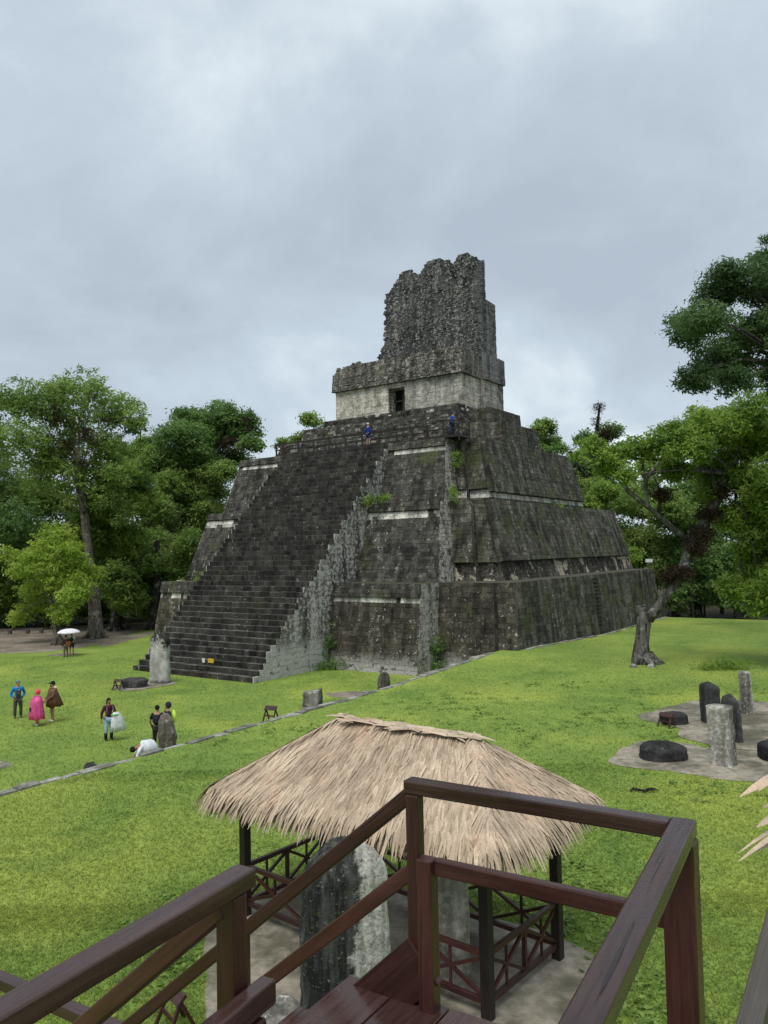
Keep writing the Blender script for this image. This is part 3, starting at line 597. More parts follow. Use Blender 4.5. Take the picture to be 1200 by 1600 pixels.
# gather all stones: the 300 that show largest stay single parts, the rest are one part
Vall = np.concatenate([s[0] for s in STONES]); Tall = np.clip(np.concatenate([s[1] for s in STONES]), 0, 1)
keys = sorted({s[2] for s in STONES}); Kall = np.concatenate([np.full(len(s[0]), keys.index(s[2])) for s in STONES])
ctr = Vall[:, :4].mean(1); ar = np.linalg.norm(np.cross(Vall[:, 1] - Vall[:, 0], Vall[:, 3] - Vall[:, 0]), axis=1)
nf = np.cross(Vall[:, 1] - Vall[:, 0], Vall[:, 3] - Vall[:, 0]); nf /= np.linalg.norm(nf, axis=1)[:, None]
toc = np.array([0, 0, CAMH]) - ctr; dist = np.linalg.norm(toc, axis=1); facing = np.clip((nf * toc).sum(1) / dist, 0, 1)
score = ar * facing / dist ** 2 * (ctr[:, 2] > 0.9); order = np.argsort(-score); single = order[:290]; rest = order[290:]
for j in single:
    me = mesh_np('stone', Vall[j], BF, M[keys[Kall[j]]], np.full(8, Tall[j])); link('stone', me, terr[0] if ctr[j, 2] < 5.44 else (terr[1] if ctr[j, 2] < 10.78 else pyr))
FF = (BF[None] + (np.arange(len(rest)) * 8)[:, None, None]).reshape(-1, 4)
o = link('stonework', mesh_np('stonework', Vall[rest].reshape(-1, 3), FF, [M[k] for k in keys], np.repeat(Tall[rest], 8), np.repeat(Kall[rest], 5)), pyr); o['kind'] = 'stuff'
# timber railing along the top of the stairs, with a small lookout
rail = thing('timber_railing', 'long dark timber railing with a small lookout at the top of the pyramid stairs', 'railing', L(10, 8.2, Z3))
def rl(a): return 8.25
xs = [18.6, 17.9, 16.2, 14.6, 13.0, 11.4, 9.8, 8.2, 6.6, 5.2, 3.9]
for a in xs: MB().bar(L(a, rl(a), Z3 - .05), L(a, rl(a), Z3 + 1.1), .13, .13, up=Vector((0, 1, 0))).build('post', M['hutwood'], rail)
for z in (.12, .62, 1.1): MB().bar(L(18.7, rl(0), Z3 + z), L(3.8, rl(0), Z3 + z), .09, .12 if z != .12 else .16).build('rail', M['hutwood'], rail)
MB().bar(L(3.8, 8.5, Z3 + .1), L(1.0, 8.5, Z3 + .1), 1.6, .16).build('lookout_floor', M['hutwood'], rail)
for a, b in ((3.7, 7.75), (1.05, 7.75), (2.3, 7.75), (1.05, 9.25)): MB().bar(L(a, b, Z3 - .25), L(a, b, Z3 + 1.25), .11, .11, up=Vector((0, 1, 0))).build('post', M['hutwood'], rail)
for z in (.65, 1.2):
    MB().bar(L(3.7, 7.75, Z3 + z), L(1.05, 7.75, Z3 + z), .07, .08).build('rail', M['hutwood'], rail); MB().bar(L(1.05, 7.75, Z3 + z), L(1.05, 9.25, Z3 + z), .07, .08).build('rail', M['hutwood'], rail)
# ------------------------------------------------------------------ ground
def sheet(name, pts, mat, parent=None):
    me = bpy.data.meshes.new(name); me.from_pydata([tuple(p) for p in pts], [], [tuple(range(len(pts)))]); me.materials.append(mat)
    bm = bmesh.new(); bm.from_mesh(me); bmesh.ops.recalc_face_normals(bm, faces=bm.faces)
    for f in bm.faces:
        if f.normal.z < 0: f.normal_flip()
    bmesh.ops.triangulate(bm, faces=bm.faces); bm.to_mesh(me); bm.free()
    at = me.color_attributes.new('tint', 'FLOAT_COLOR', 'POINT'); at.data.foreach_set('color', [0.5] * (4 * len(me.vertices)))
    o = link(name, me, parent); o['kind'] = 'structure'; return o
sheet('ground', [(-900, -300, -.03), (900, -300, -.03), (900, 1500, -.03), (-900, 1500, -.03)], M['floor'])
def wobble(pts, z, amp, step=1.0, seed=0, closed=True):
    """outline in world points with a ragged edge"""
    for _ in range(2 if step < 1 else 0):                       # round the corners first
        q_ = []
        for i in range(len(pts)):
            a_, b_ = Vector(pts[i]), Vector(pts[(i + 1) % len(pts)]); q_ += [a_.lerp(b_, .25), a_.lerp(b_, .75)]
        pts = q_
    out = []; n = len(pts)
    for i in range(n):
        p, q = Vector(pts[i]), Vector(pts[(i + 1) % n]); m = max(1, int((q - p).length / step)); d = (q - p).normalized(); nn = Vector((-d.y, d.x, 0))
        for k in range(m):
            c = p.lerp(q, k / m); c = c + nn * amp * (mnoise.noise(c * .9 + Vector((seed, 0, 0))) + .5 * mnoise.noise(c * 3.1)); out.append((c.x, c.y, z))
    return out
g0 = [L(-3.9, -75, 0), L(60, -75, 0), onz(-700, 1060, 0), onz(-120, 1026, 0), onz(0, 1021, 0), onz(70, 1019, 0), onz(140, 1010, 0), onz(195, 994, 0), onz(232, 982, 0), L(26, 8, 0), L(10, 10, 0), L(-3.9, 10, 0)]
sheet('plaza_lawn', wobble(g0, 0.0, 0.5, 2.0), M['lawn'])
sheet('earth_path', [(*onz(-900, 1070, 0).xy, -.015), (*onz(240, 1030, 0).xy, -.015), (*onz(300, 968, 0).xy, -.015), (*onz(150, 976, 0).xy, -.015), (*onz(-300, 990, 0).xy, -.015)], M['path'])
def patch(px, mat, z, amp=.25, name='bare_patch', seed=0, lawn=False):
    pts = [on_lawn(*p) if lawn else onz(*p, 0) for p in px]
    zz = z if not lawn else None
    o = wobble([(p.x, p.y, 0) for p in pts], 0, amp, .3, seed)
    if lawn: o = [(x, y, float(lawn_z(*toab(Vector((x, y, 0))))) + z) for x, y, _ in o]
    else: o = [(x, y, z) for x, y, _ in o]
    return sheet(name, o, mat)
patch([(-30, 1192), (5, 1190), (14, 1197), (0, 1206), (-30, 1206)], M['pad'], .006)
patch([(508, 1084), (545, 1079), (590, 1082), (560, 1090), (522, 1091)], M['path'], .006, .4)
patch([(65, 1024), (110, 1020), (122, 1022), (90, 1026)], M['path'], .006, .5)
patch([(150, 1005), (240, 985), (236, 992), (190, 1004), (160, 1012)], M['path'], .008, .4)
patch([(168, 1077), (188, 1069), (262, 1063), (284, 1067), (240, 1075), (205, 1081)], M['pad'], .02, .12, 'stela_pad')
# raised lawn: grid in the pyramid's axes
aa = np.concatenate([np.array([-4.1]), np.arange(-5, -30, -1.25), np.array([-32, -40, -50, -64, -80])]); bb = np.concatenate([np.array([-78., -60, -52]), np.arange(-48, 34, 1.25), np.array([33.9])])
A2, B2 = np.meshgrid(aa, bb, indexing='ij'); Z2 = lawn_z(A2, B2)
def LN(a, b, z): return np.stack([PO.x + AX.x * a + BX.x * b, PO.y + AX.y * a + BX.y * b, z], -1)
V = LN(A2, B2, Z2).reshape(-1, 3); nb = len(bb); F = [(i * nb + j, i * nb + j + 1, (i + 1) * nb + j + 1, (i + 1) * nb + j) for i in range(len(aa) - 1) for j in range(nb - 1)]
o = link('raised_lawn', mesh_np('raised_lawn', V, F, M['lawn'], smooth=True)); o['kind'] = 'structure'
be = MB()
for j in range(nb - 1): be.quad(L(-4.1, bb[j], float(lawn_z(-4.1, bb[j]))), L(-4.1, bb[j + 1], float(lawn_z(-4.1, bb[j + 1]))), L(-3.95, bb[j + 1], -.05), L(-3.95, bb[j], -.05))
for i in range(len(aa) - 1): be.quad(L(aa[i], 33.9, float(lawn_z(aa[i], 33.9))), L(aa[i + 1], 33.9, float(lawn_z(aa[i + 1], 33.9))), L(aa[i + 1], 34.6, -.05), L(aa[i], 34.6, -.05))
o = be.build('bank', M['bank']); o['kind'] = 'structure'
# stone kerb along the edge, stone by stone
kerb = bpy.data.objects.new('kerb', None); COL.objects.link(kerb); kerb.location = L(-4.1, -20, ZL); kerb['kind'] = 'structure'
b = -38.0; k = 0
while b < 33:
    w = R.uniform(.5, 1.25) if b < -2 else R.uniform(.8, 1.6)
    a = -4.12 if b < 1.5 else -5.5
    if 1.0 < b < 2.9: b = 2.95; continue
    a += R.uniform(-.06, .06); z = float(lawn_z(a, b + w / 2)); wd = R.uniform(.24, .46) if b < 1.5 else .3
    mb = MB(); mb.cur = R.random(); c = [(a + wd / 2 + R.uniform(-.05, .05), b + .02), (a + wd / 2 + R.uniform(-.05, .05), b + w - .02), (a - wd / 2 + R.uniform(-.09, .09), b + w - .02), (a - wd / 2 + R.uniform(-.09, .09), b + .02)]
    zt = z + R.uniform(.0, .07)
    mb.add([L(*p, z - .4) for p in c] + [L(p[0] * .97 + a * .03, p[1] * .97 + (b + w / 2) * .03, zt + R.uniform(-.02, .02)) for p in c], [(0, 1, 5, 4), (1, 2, 6, 5), (2, 3, 7, 6), (3, 0, 4, 7), (4, 5, 6, 7)])
    mb.build('kerb_stone', M['kerb'], kerb, bevel=.0); b += w
# pads of worn concrete among the stelae on the right
patch([(1005, 1157), (975, 1166), (943, 1190), (985, 1199), (1075, 1212), (1180, 1224), (1330, 1240), (1330, 1170), (1200, 1176), (1120, 1172), (1060, 1160)], M['pad'], .012, .22, 'stela_pad', 3, True)
patch([(1098, 1092), (1070, 1100), (992, 1117), (1006, 1127), (1066, 1136), (1058, 1152), (1110, 1166), (1150, 1173), (1330, 1176), (1330, 1106), (1200, 1098), (1160, 1094)], M['pad'], .017, .22, 'stela_pad', 5, True)
# ------------------------------------------------------------------ trees
def leaf_cloud(blobs, n, size, rng, per=9, up=.55, shape=.46, tb=(0, 1), nsub=12):
    """many small leaves on the billows of a crown; blobs = [(centre, (rx, ry, rz))]"""
    w = np.array([r[0] * r[2] for _, r in blobs]); w = w / w.sum(); V = []; T = []
    for (c, r), f in zip(blobs, w):
        r = np.array(r); R1 = r.mean(); ds = rng.normal(size=(nsub, 3)); ds[:, 2] = ds[:, 2] * .8 + .12; ds /= np.linalg.norm(ds, axis=1)[:, None]
        sc = np.array(c) + ds * r * rng.uniform(.45, .92, (nsub, 1)); sr = R1 * rng.uniform(.34, .60, nsub); st = rng.random(nsub) * (tb[1] - tb[0]) + tb[0]
        m = max(3, int(n * f / per)); k = rng.choice(nsub, m, p=sr ** 2 / (sr ** 2).sum()); d = rng.normal(size=(m, 3)); d /= np.linalg.norm(d, axis=1)[:, None]
        cc = sc[k] + d * (sr[k] * (1.12 - .55 * rng.random(m) ** 2.2))[:, None] * np.array([1.1, 1.1, .85])
        p = np.repeat(cc, per, 0) + rng.normal(size=(m * per, 3)) * size * np.array([.75, .75, .45]); dd = np.repeat(d, per, 0)
        nr = rng.normal(size=p.shape) * .55 + np.array([0, 0, up]) + dd * .65; nr /= np.linalg.norm(nr, axis=1)[:, None]
        q = rng.normal(size=p.shape); u = np.cross(nr, q); u /= np.linalg.norm(u, axis=1)[:, None]; v = np.cross(nr, u)
        sz = size * (.6 + .8 * rng.random(len(p)))[:, None]
        V.append(np.stack([p - u * sz * .55, p + v * sz * shape * .5 + u * sz * .05, p + u * sz * .55 - nr * sz * .14, p - v * sz * shape * .5 + u * sz * .05], 1))
        T.append(np.repeat(np.clip(np.repeat(st[k] * .5 + rng.random(m) * .2, per) + rng.random(len(p)) * .3, 0, 1), 4))
    V = np.concatenate(V).reshape(-1, 3); T = np.concatenate(T); return V, np.arange(len(V)).reshape(-1, 4), T
def limbs(mb, start, blobs, r0, rng, twigs=5):
    """boughs from a point on the trunk out into the crown"""
    for c, r in blobs:
        c = Vector(c); d = c - start; mid = start + d * .5 + Vector((rng.normal() * .08, rng.normal() * .08, .10)) * d.length
        rr = r0 * float(rng.uniform(.35, .6)); mb.tube([start, start.lerp(mid, .5) + Vector((0, 0, -.03 * d.length)), mid, c], [rr, rr * .8, rr * .6, rr * .3], 6, False, .2)
        for _ in range(twigs):
            q = rng.normal(size=3); q /= np.linalg.norm(q); e = c + Vector((q[0] * r[0], q[1] * r[1], abs(q[2]) * r[2] * .9 - .2 * r[2])) * .85
            s = mid.lerp(c, float(rng.random())); mb.tube([s, s.lerp(e, .5) + Vector((0, 0, .1 * r[2])), e], [rr * .32, rr * .22, rr * .08], 5, False)
def px_blobs(l, D, dj, rng, sq=.85):
    out = []
    for px, py, r in l:
        d = D + float(rng.normal()) * dj; R_ = r * d / FPX; out.append((atD(px, py, d), (R_, R_, R_ * sq)))
    return out
def tree(name, label, base, trunk, rad, blobs, nleaf, lsize, lm, bm_, group=None, seed=0, limb_from=-1, limb_k=1.0, cat='tree', epi=None, extra=None, shape=.46, tw=5, tb=(0, 1)):
    rng = np.random.default_rng(seed + 100); t = thing(name, label, cat, base, group)
    mb = MB(); pts = [Vector(base)] + [Vector(p) for p in trunk]; r = list(rad)
    mb.tube([pts[0] - Vector((0, 0, .25)), pts[0] + (pts[1] - pts[0]) * .05] + pts[1:], [r[0] * 1.55, r[0] * 1.12] + r[1:], 14, True, .28)
    for k in range(5):
        a = k * 1.27 + seed; q = Vector((cos(a), sin(a), 0)); mb.tube([pts[0] + q * r[0] * .6 + Vector((0, 0, r[0] * 1.6)), pts[0] + q * r[0] * 1.3 + Vector((0, 0, r[0] * .45)), pts[0] + q * r[0] * 2.3 - Vector((0, 0, .15))], [r[0] * .45, r[0] * .33, r[0] * .12], 6, False, .2)
    limbs(mb, pts[limb_from], blobs, (r[-1] if limb_from == -1 else r[limb_from] * .7) * limb_k, rng, tw)
    if extra: extra(mb)
    mb.build('trunk', M[bm_], t, smooth=True)
    V, F, T = leaf_cloud(blobs, nleaf, lsize, rng, shape=shape, tb=tb); link('crown', mesh_np('crown', V, F, M[lm], T), t)
    if epi:
        for c, rr in epi:
            V, F, T = leaf_cloud([(c, (rr, rr, rr * 1.2))], int(500 * max(.5, rr)), rr * .55, rng, up=0, shape=.16); tag(link('epiphyte', mesh_np('epiphyte', V, F, M['epiphyte'], T), t), kind='stuff')
    return t
def blobs_px(l, D, dj, seed, sq=.85): return px_blobs(l, D, dj, np.random.default_rng(seed), sq)
# left: the tall tree with a pale trunk
B1 = blobs_px([(60, 645, 52), (128, 628, 50), (186, 655, 42), (28, 690, 45), (100, 682, 42), (165, 700, 42), (25, 625, 26), (216, 668, 18), (155, 752, 48), (185, 800, 34), (78, 748, 46), (90, 612, 26), (150, 612, 20), (60, 715, 40), (195, 740, 30)], 73, 2.2, 1)
b = onz(150, 997, 0)
tree('rainforest_tree', 'tallest tree left of the pyramid, tall pale trunk, dark clumps in its open crown', b, [atD(147, 940, b.y), atD(139, 868, b.y), atD(131, 795, b.y + .5), atD(126, 735, b.y + .5), atD(118, 700, b.y)], [.62, .50, .40, .34, .30, .22], B1, 36000, .30, 'leaf_mid', 'bark', seed=1, limb_from=-2,
     epi=[(atD(85, 655, 71.5), .5), (atD(87, 640, 71.5), .4), (atD(135, 680, 71), .7), (atD(150, 690, 71), .5), (atD(165, 660, 71.5), .45), (atD(105, 695, 71), .6), (atD(130, 725, 71), .5)],
     extra=lambda mb: mb.tube([atD(131, 800, b.y), atD(122, 770, b.y + .4), atD(118, 745, b.y + 1)], [.2, .16, .12], 8))
# small bright tree
B2_ = blobs_px([(75, 850, 34), (110, 880, 32), (48, 880, 28), (120, 922, 26), (70, 930, 36), (28, 960, 17), (100, 953, 22), (140, 897, 16), (14, 868, 18), (90, 900, 30)], 68, 1.3, 2)
b = onz(91, 1007, 0)
tree('young_tree', 'small tree with fresh light green leaves at the edge of the earth path', b, [atD(88, 985, b.y), atD(84, 962, b.y), atD(80, 935, b.y)], [.34, .24, .20, .12], B2_, 24000, .25, 'leaf_bright', 'bark', seed=2)
# the dark spreading tree behind the pyramid's left shoulder
B3 = blobs_px([(325, 680, 45), (280, 690, 38), (372, 670, 32), (252, 700, 20), (300, 655, 28), (350, 648, 24), (395, 690, 18), (320, 725, 30), (268, 732, 30), (368, 715, 20), (392, 655, 12)], 100, 2.5, 3)
b = onz(322, 972, 0); b = Vector((atD(322, 800, 100).x, 100, 0))
tree('broad_tree', 'broad dark tree behind the left shoulder of the pyramid against the sky', b, [atD(322, 850, 100), atD(321, 790, 100), atD(318, 745, 100)], [.9, .8, .7, .55], B3, 42000, .40, 'leaf_dark', 'bark_dark', seed=3, epi=[(atD(382, 657, 97), .5), (atD(388, 672, 97), .45), (atD(360, 690, 97), .8), (atD(372, 700, 97), .6)])
B4 = blobs_px([(490, 662, 18), (512, 682, 18), (468, 684, 14), (443, 694, 12), (500, 700, 20), (530, 690, 15)], 108, 1.5, 4)
b = Vector((atD(490, 800, 108).x, 108, 0))
tree('broad_tree', 'light leafy treetop showing just left of the temple walls', b, [atD(490, 800, 108), atD(490, 720, 108)], [.7, .6, .4], B4, 9000, .36, 'leaf_mid', 'bark_dark', seed=5)
# the creeper-hung wood on the left, tree by tree
LW = [('creeper covered tree bulging beside the lowest step of the pyramid', [(240, 800, 46), (290, 830, 42), (300, 775, 34), (262, 765, 34), (318, 800, 20)], 92, 'leaf_mid'),
      ('dense dark green tree hung with creepers left of the stairway', [(212, 872, 44), (262, 900, 42), (180, 905, 36), (236, 945, 30), (288, 880, 26), (205, 940, 26), (300, 850, 24)], 80, 'leaf_mid'),
      ('olive green round topped tree right behind the tall pale trunk', [(175, 790, 42), (205, 770, 34), (150, 835, 40), (190, 840, 34)], 80, 'leaf_olive'),
      ('dark tree behind the small bright tree at the left', [(60, 835, 50), (18, 895, 52), (100, 900, 46), (10, 825, 46), (60, 930, 46), (130, 925, 40)], 86, 'leaf_dark'),
      ('mid green tree at the left edge under the tallest crown', [(15, 765, 50), (-30, 710, 60), (60, 780, 40), (-50, 800, 60), (100, 790, 36)], 90, 'leaf_mid'),
      ('dark tree reaching in from beyond the left edge', [(-70, 650, 60), (-20, 630, 30), (-90, 740, 70), (-70, 850, 70), (-40, 920, 60)], 84, 'leaf_dark'),
      ('deep green creeper mass low in the shade behind the tall pale trunk', [(160, 870, 40), (120, 860, 40), (200, 905, 40), (150, 930, 40), (90, 850, 40), (225, 860, 36), (250, 850, 36), (270, 930, 34), (180, 945, 26)], 88, 'leaf_mid'),
      ('round green tree under the spreading tree behind the stairway', [(300, 750, 32), (330, 770, 30), (270, 760, 34), (340, 740, 26), (310, 800, 34), (280, 810, 34)], 96, 'leaf_mid'),
      ('green tree filling the gap between the tall tree and the pyramid', [(240, 725, 34), (215, 740, 30), (260, 790, 30), (225, 700, 18), (200, 720, 24)], 98, 'leaf_mid')]
for i, (lab, bl, D, lm) in enumerate(LW):
    bb_ = blobs_px(bl, D, 2.2, 20 + i); cx = sum(q[0] for q in bl) / len(bl); bs = Vector((atD(cx, 860, D).x, D, 0))
    tree('wood_tree', lab, bs, [bs + Vector((.2, 0, 3)), Vector((bs.x + .5, D, 6.5)), Vector((bs.x + .3, D, 9))], [.5, .42, .36, .25], bb_, 32000, .35, lm, 'bark_dark', 'trees of the wood on the left', seed=30 + i, tw=3, limb_k=.4)
# right: the tall dark tree leaning in from the edge
B5 = blobs_px([(1150, 452, 46), (1205, 440, 52), (1100, 500, 36), (1070, 522, 27), (1178, 528, 48), (1130, 560, 42), (1088, 592, 30), (1210, 596, 44), (1130, 425, 24), (1192, 402, 18), (1062, 500, 16), (1150, 600, 28), (1240, 520, 60), (1203, 375, 9), (1260, 430, 60)], 52, 1.6, 6)
b = Vector((atD(1330, 900, 52).x, 52, .9))
tree('tall_dark_tree', 'tall tree with deep green drooping leaves leaning in at the upper right', b, [atD(1325, 800, 52), atD(1310, 700, 52), atD(1280, 610, 52), atD(1240, 560, 52)], [.7, .6, .55, .45, .3], B5, 52000, .30, 'leaf_blue', 'bark_dark', seed=6, shape=.34)
# the leaning broken tree on the raised lawn
b = on_lawn(1003, 1037); D = b.y
B6 = blobs_px([(958, 722, 28), (928, 702, 18), (1000, 700, 24), (1050, 688, 34), (1100, 668, 38), (1160, 660, 44), (1205, 690, 48), (1122, 728, 36), (1172, 762, 40), (1205, 820, 42), (1150, 808, 30), (1185, 872, 32), (1160, 918, 26), (1195, 935, 28), (1062, 738, 22), (1105, 772, 18), (985, 742, 15), (905, 712, 10), (1250, 760, 60), (1240, 880, 50), (1090, 705, 22)], D - 1.0, 1.3, 7)
LB = [(1012, 968, 13), (1030, 945, 9), (1052, 917, 8), (1066, 890, 9), (1082, 850, 10), (1110, 800, 9), (1148, 742, 6), (1175, 715, 4)]
SB = [(1085, 852, 6), (1052, 826, 5.5), (1012, 792, 5), (982, 768, 5), (962, 740, 4)]
def lean(mb):
    for l in (LB, SB): mb.tube([atD(x, y, D - .4 * i / 3) for i, (x, y, _) in enumerate(l)], [w * .78 * D / FPX for _, _, w in l], 10, True, .3)
    mb.tube([atD(1003, 960, D), atD(1001, 950, D), atD(1008, 945, D)], [.36, .3, .1], 9, True, .5)
    mb.tube([atD(1085, 850, D), atD(1098, 845, D - .3), atD(1118, 770, D - .6), atD(1165, 690, D - 1)], [.2, .15, .11, .06], 8)
    mb.tube([atD(1110, 800, D), atD(1150, 830, D - .6), atD(1200, 850, D - 1)], [.14, .1, .05], 8)
    mb.tube([atD(1012, 792, D), atD(1010, 750, D + .4), atD(1040, 705, D + .3)], [.14, .1, .05], 8)
    mb.tube([atD(1030, 800, D), atD(1033, 770, D - .5), atD(1022, 745, D - .3)], [.12, .1, .04], 8)
def leaning_tree():
    rng = np.random.default_rng(107); t = thing('leaning_tree', 'leaning tree on the right lawn with a broken mottled trunk and brown growths', 'tree', b)
    mb = MB(); mb.tube([b - Vector((0, 0, .2)), b + Vector((0, 0, .25)), atD(1003, 1005, D), atD(1005, 975, D), atD(1004, 955, D)], [.58, .44, .38, .38, .31], 16, True, .3)
    for q in ((.5, -.2), (.7, .1), (-.4, -.3), (.2, -.5)): mb.tube([b + Vector((q[0] * .6, q[1] * .6, .5)), b + Vector((q[0] * 1.1, q[1] * 1.1, .15)), b + Vector((q[0] * 1.9, q[1] * 1.9, -.1))], [.24, .2, .08], 7, False, .2)
    lean(mb)
    for (c, r), s0 in zip(B6, [SB[-1], SB[-1], (1012, 792), (1040, 705), (1118, 770)] + [(1148, 742)] * 20):
        s = atD(s0[0], s0[1], D - .8); c = Vector(c); mb.tube([s, s.lerp(c, .5) + Vector((0, 0, .3)), c], [.10, .07, .03], 6, False)
        for _ in range(5):
            q = rng.normal(size=3); q /= np.linalg.norm(q); e = c + Vector((q[0] * r[0], q[1] * r[1], q[2] * r[2])) * .8; mb.tube([c, e], [.035, .012], 5, False)
    mb.build('trunk', M['bark_pale'], t, smooth=True)
    V, F, T = leaf_cloud(B6, 90000, .22, rng, shape=.40); link('crown', mesh_np('crown', V, F, M['leaf_olive'], T), t)
    for px, py, dd, rr in ((1060, 895, .5, .40), (1049, 902, .4, .34), (1085, 852, .8, .40), (1097, 836, .8, .34), (1106, 803, .8, .3), (1033, 775, .5, .18), (1128, 770, .8, .3)):
        V, F, T = leaf_cloud([(atD(px, py, D - dd), (rr, rr, rr * .9))], 700, .34, rng, up=-.1, shape=.14); tag(link('epiphyte', mesh_np('epiphyte', V, F, M['epiphyte'], T), t), kind='stuff')
leaning_tree()
# right: trees behind the pyramid and beyond the lawn
RW = [('treetop with dark bristly growths on bare limbs right of the pyramid', [(915, 690, 18), (955, 672, 16), (905, 735, 32), (868, 702, 14), (948, 742, 30), (880, 770, 26), (968, 700, 14)], 96, 'leaf_dark', 8000),
      ('small leafy treetop rising just right of the temple platform', [(848, 668, 16), (835, 680, 15), (858, 690, 14), (842, 700, 12)], 104, 'leaf_mid', 4500),
      ('bluish green tree behind the right rear corner of the pyramid', [(925, 780, 32), (975, 800, 36), (955, 850, 32), (1000, 770, 28), (890, 760, 24), (1020, 730, 22)], 90, 'leaf_mid', 15000),
      ('mid green tree beyond the far edge of the raised lawn behind the leaning tree', [(1010, 862, 38), (1000, 905, 30), (1045, 805, 36), (1040, 870, 32), (1000, 850, 34)], 84, 'leaf_mid', 15000),
      ('shaded tree beyond the lawn with low hanging leaves', [(1100, 880, 46), (1065, 925, 30), (1130, 925, 34), (1100, 820, 40), (1075, 780, 34)], 82, 'leaf_dark', 15000),
      ('dark tree at the right edge beyond the lawn', [(1170, 900, 50), (1200, 830, 50), (1180, 940, 24), (1240, 900, 60), (1160, 820, 40), (1260, 800, 70)], 84, 'leaf_dark', 16000),
      ('pale slender tree close to the rear of the pyramid', [(925, 825, 22), (945, 770, 18), (915, 790, 16), (930, 860, 18), (985, 870, 18)], 80, 'leaf_olive', 6000)]
for i, (lab, bl, D_, lm, nl) in enumerate(RW):
    bb_ = blobs_px(bl, D_, 1.8, 60 + i); cx = [1030, 842, 1000, 1049, 1085, 1168, 925][i] if i not in (0, 1, 2, 6) else sum(q[0] for q in bl) / len(bl); bs = Vector((atD(cx, 860, D_).x, D_, 0.0))
    ex = None
    if i == 0:
        def ex(mb): 
            for l in ([(925, 760), (928, 710), (933, 670), (937, 632)], [(928, 720), (945, 695), (952, 665)], [(925, 750), (905, 728), (890, 705)]): mb.tube([atD(x, y, 95) for x, y in l], [.45, .35, .25, .1][:len(l)], 7)
    tree('forest_tree', lab, bs, [bs + Vector((.3, 0, 2.6)), Vector((bs.x + .2, D_, 5)), Vector((bs.x + .5, D_, 8))], [.42, .36, .30, .22], bb_, int(nl * 1.9), .34, lm, 'bark' if i in (3, 5, 6) else 'bark_dark', 'trees beyond the right lawn and the pyramid', seed=70 + i, extra=ex, tw=3, limb_k=.5,
         epi=[(atD(935, 640, 94.5), .6), (atD(931, 660, 94.5), .5), (atD(945, 680, 94.5), .9), (atD(938, 690, 94.5), .8), (atD(925, 705, 94.5), .7), (atD(888, 705, 94.5), .6), (atD(905, 690, 94.5), .5)] if i == 0 else None)
# slender trunks standing in the shade under the right wood, and undergrowth too thick to count
for i, (px, D_, h, r) in enumerate([(1080, 80, 9, .16), (1098, 83, 9, .12), (1125, 86, 8, .22), (1012, 82, 6, .10), (1145, 81, 8, .10), (1187, 85, 9, .15), (1062, 88, 8, .15)]):
    bs = Vector((atD(px, 880, D_).x, D_, 0)); t = thing('bare_trunk', 'slender bare trunk standing in the shade under the right wood', 'tree', bs, 'slender trunks in the shaded wood')
    MB().tube([bs, bs + Vector((.15 * (i % 3 - 1), 0, h * .5)), bs + Vector((.4 * (i % 2) - .2, 0, h))], [r, r * .8, r * .55], 8, True, .2).build('trunk', M['bark'], t, True)
rng = np.random.default_rng(500)
def undergrowth(name, px0, px1, D0, D1, z0, z1, n, lm, size):
    bl = []
    for k in range(int((px1 - px0) / 28)):
        D_ = rng.uniform(D0, D1); px = px0 + k * 28 + rng.uniform(-10, 10); c = atD(px, 870, D_); z = rng.uniform(z0, z1); r = rng.uniform(1.8, 3.2); bl.append((Vector((c.x, D_, z)), (r, r, r * .9)))
    V, F, T = leaf_cloud(bl, n, size, rng); o = link(name, mesh_np(name, V, F, M[lm], T)); o['kind'] = 'stuff'; return o
undergrowth('undergrowth', -500, 330, 88, 104, .5, 5, 22000, 'leaf_dark', .5)
undergrowth('undergrowth', -200, 300, 82, 88, 2.5, 6, 24000, 'leaf_mid', .34)
undergrowth('undergrowth', 960, 1600, 96, 108, .5, 9, 24000, 'leaf_dark', .5)
undergrowth('undergrowth', -700, 420, 112, 124, 3, 13, 22000, 'leaf_dark', .6)
undergrowth('undergrowth', 420, 1000, 118, 130, 2, 9, 9000, 'leaf_dark', .6)
# plants rooted in the masonry
def wall_plant(label, c, r, n, lm, size=.16):
    t = thing('wall_plant', label, 'plant', c); q = np.random.default_rng(int(c.x * 100) % 1000)
    MB().tube([c - Vector((0, 0, r[2])), c, c + Vector((.05, 0, r[2] * .6))], [.04, .03, .01], 5).build('stem', M['bark_dark'], t)
    V, F, T = leaf_cloud([(c, r)], n, size, q, per=8); link('foliage', mesh_np('foliage', V, F, M[lm], T), t)
wall_plant('leafy green bush growing on the ledge against the stairway wall', L(5.9, 4.6, 11.15), (.85, .35, .5), 700, 'leaf_mid')
wall_plant('small green plant growing in the joint below the lookout', L(1.35, 8.0, 14.0), (.28, .3, .7), 320, 'leaf_olive')
wall_plant('dark creeper growing up the inner corner at the foot of the pyramid', L(-.25, 1.95, 1.0), (.3, .3, 1.2), 600, 'leaf_dark')
wall_plant('creeper in the corner between the stairway and the first terrace', L(6.75, .1, 1.6), (.22, .25, 1.6), 520, 'leaf_dark')
wall_plant('low green plants along the foot of the first terrace', L(5.9, -.35, .35), (1.3, .3, .35), 500, 'leaf_dark', .14)
wall_plant('tuft of green in the upper inner corner of the second terrace', L(.7, 6.2, 11.3), (.3, .3, .7), 300, 'leaf_mid')
wall_plant('mossy tuft on the ledge of the second terrace near the rear', L(-1.0, 20, 10.95), (.5, 1.2, .18), 300, 'leaf_olive', .12)
wall_plant('grassy growth on the left end of the first terrace', L(22.5, 2.6, 5.6), (1.6, .8, .3), 420, 'leaf_olive', .16)
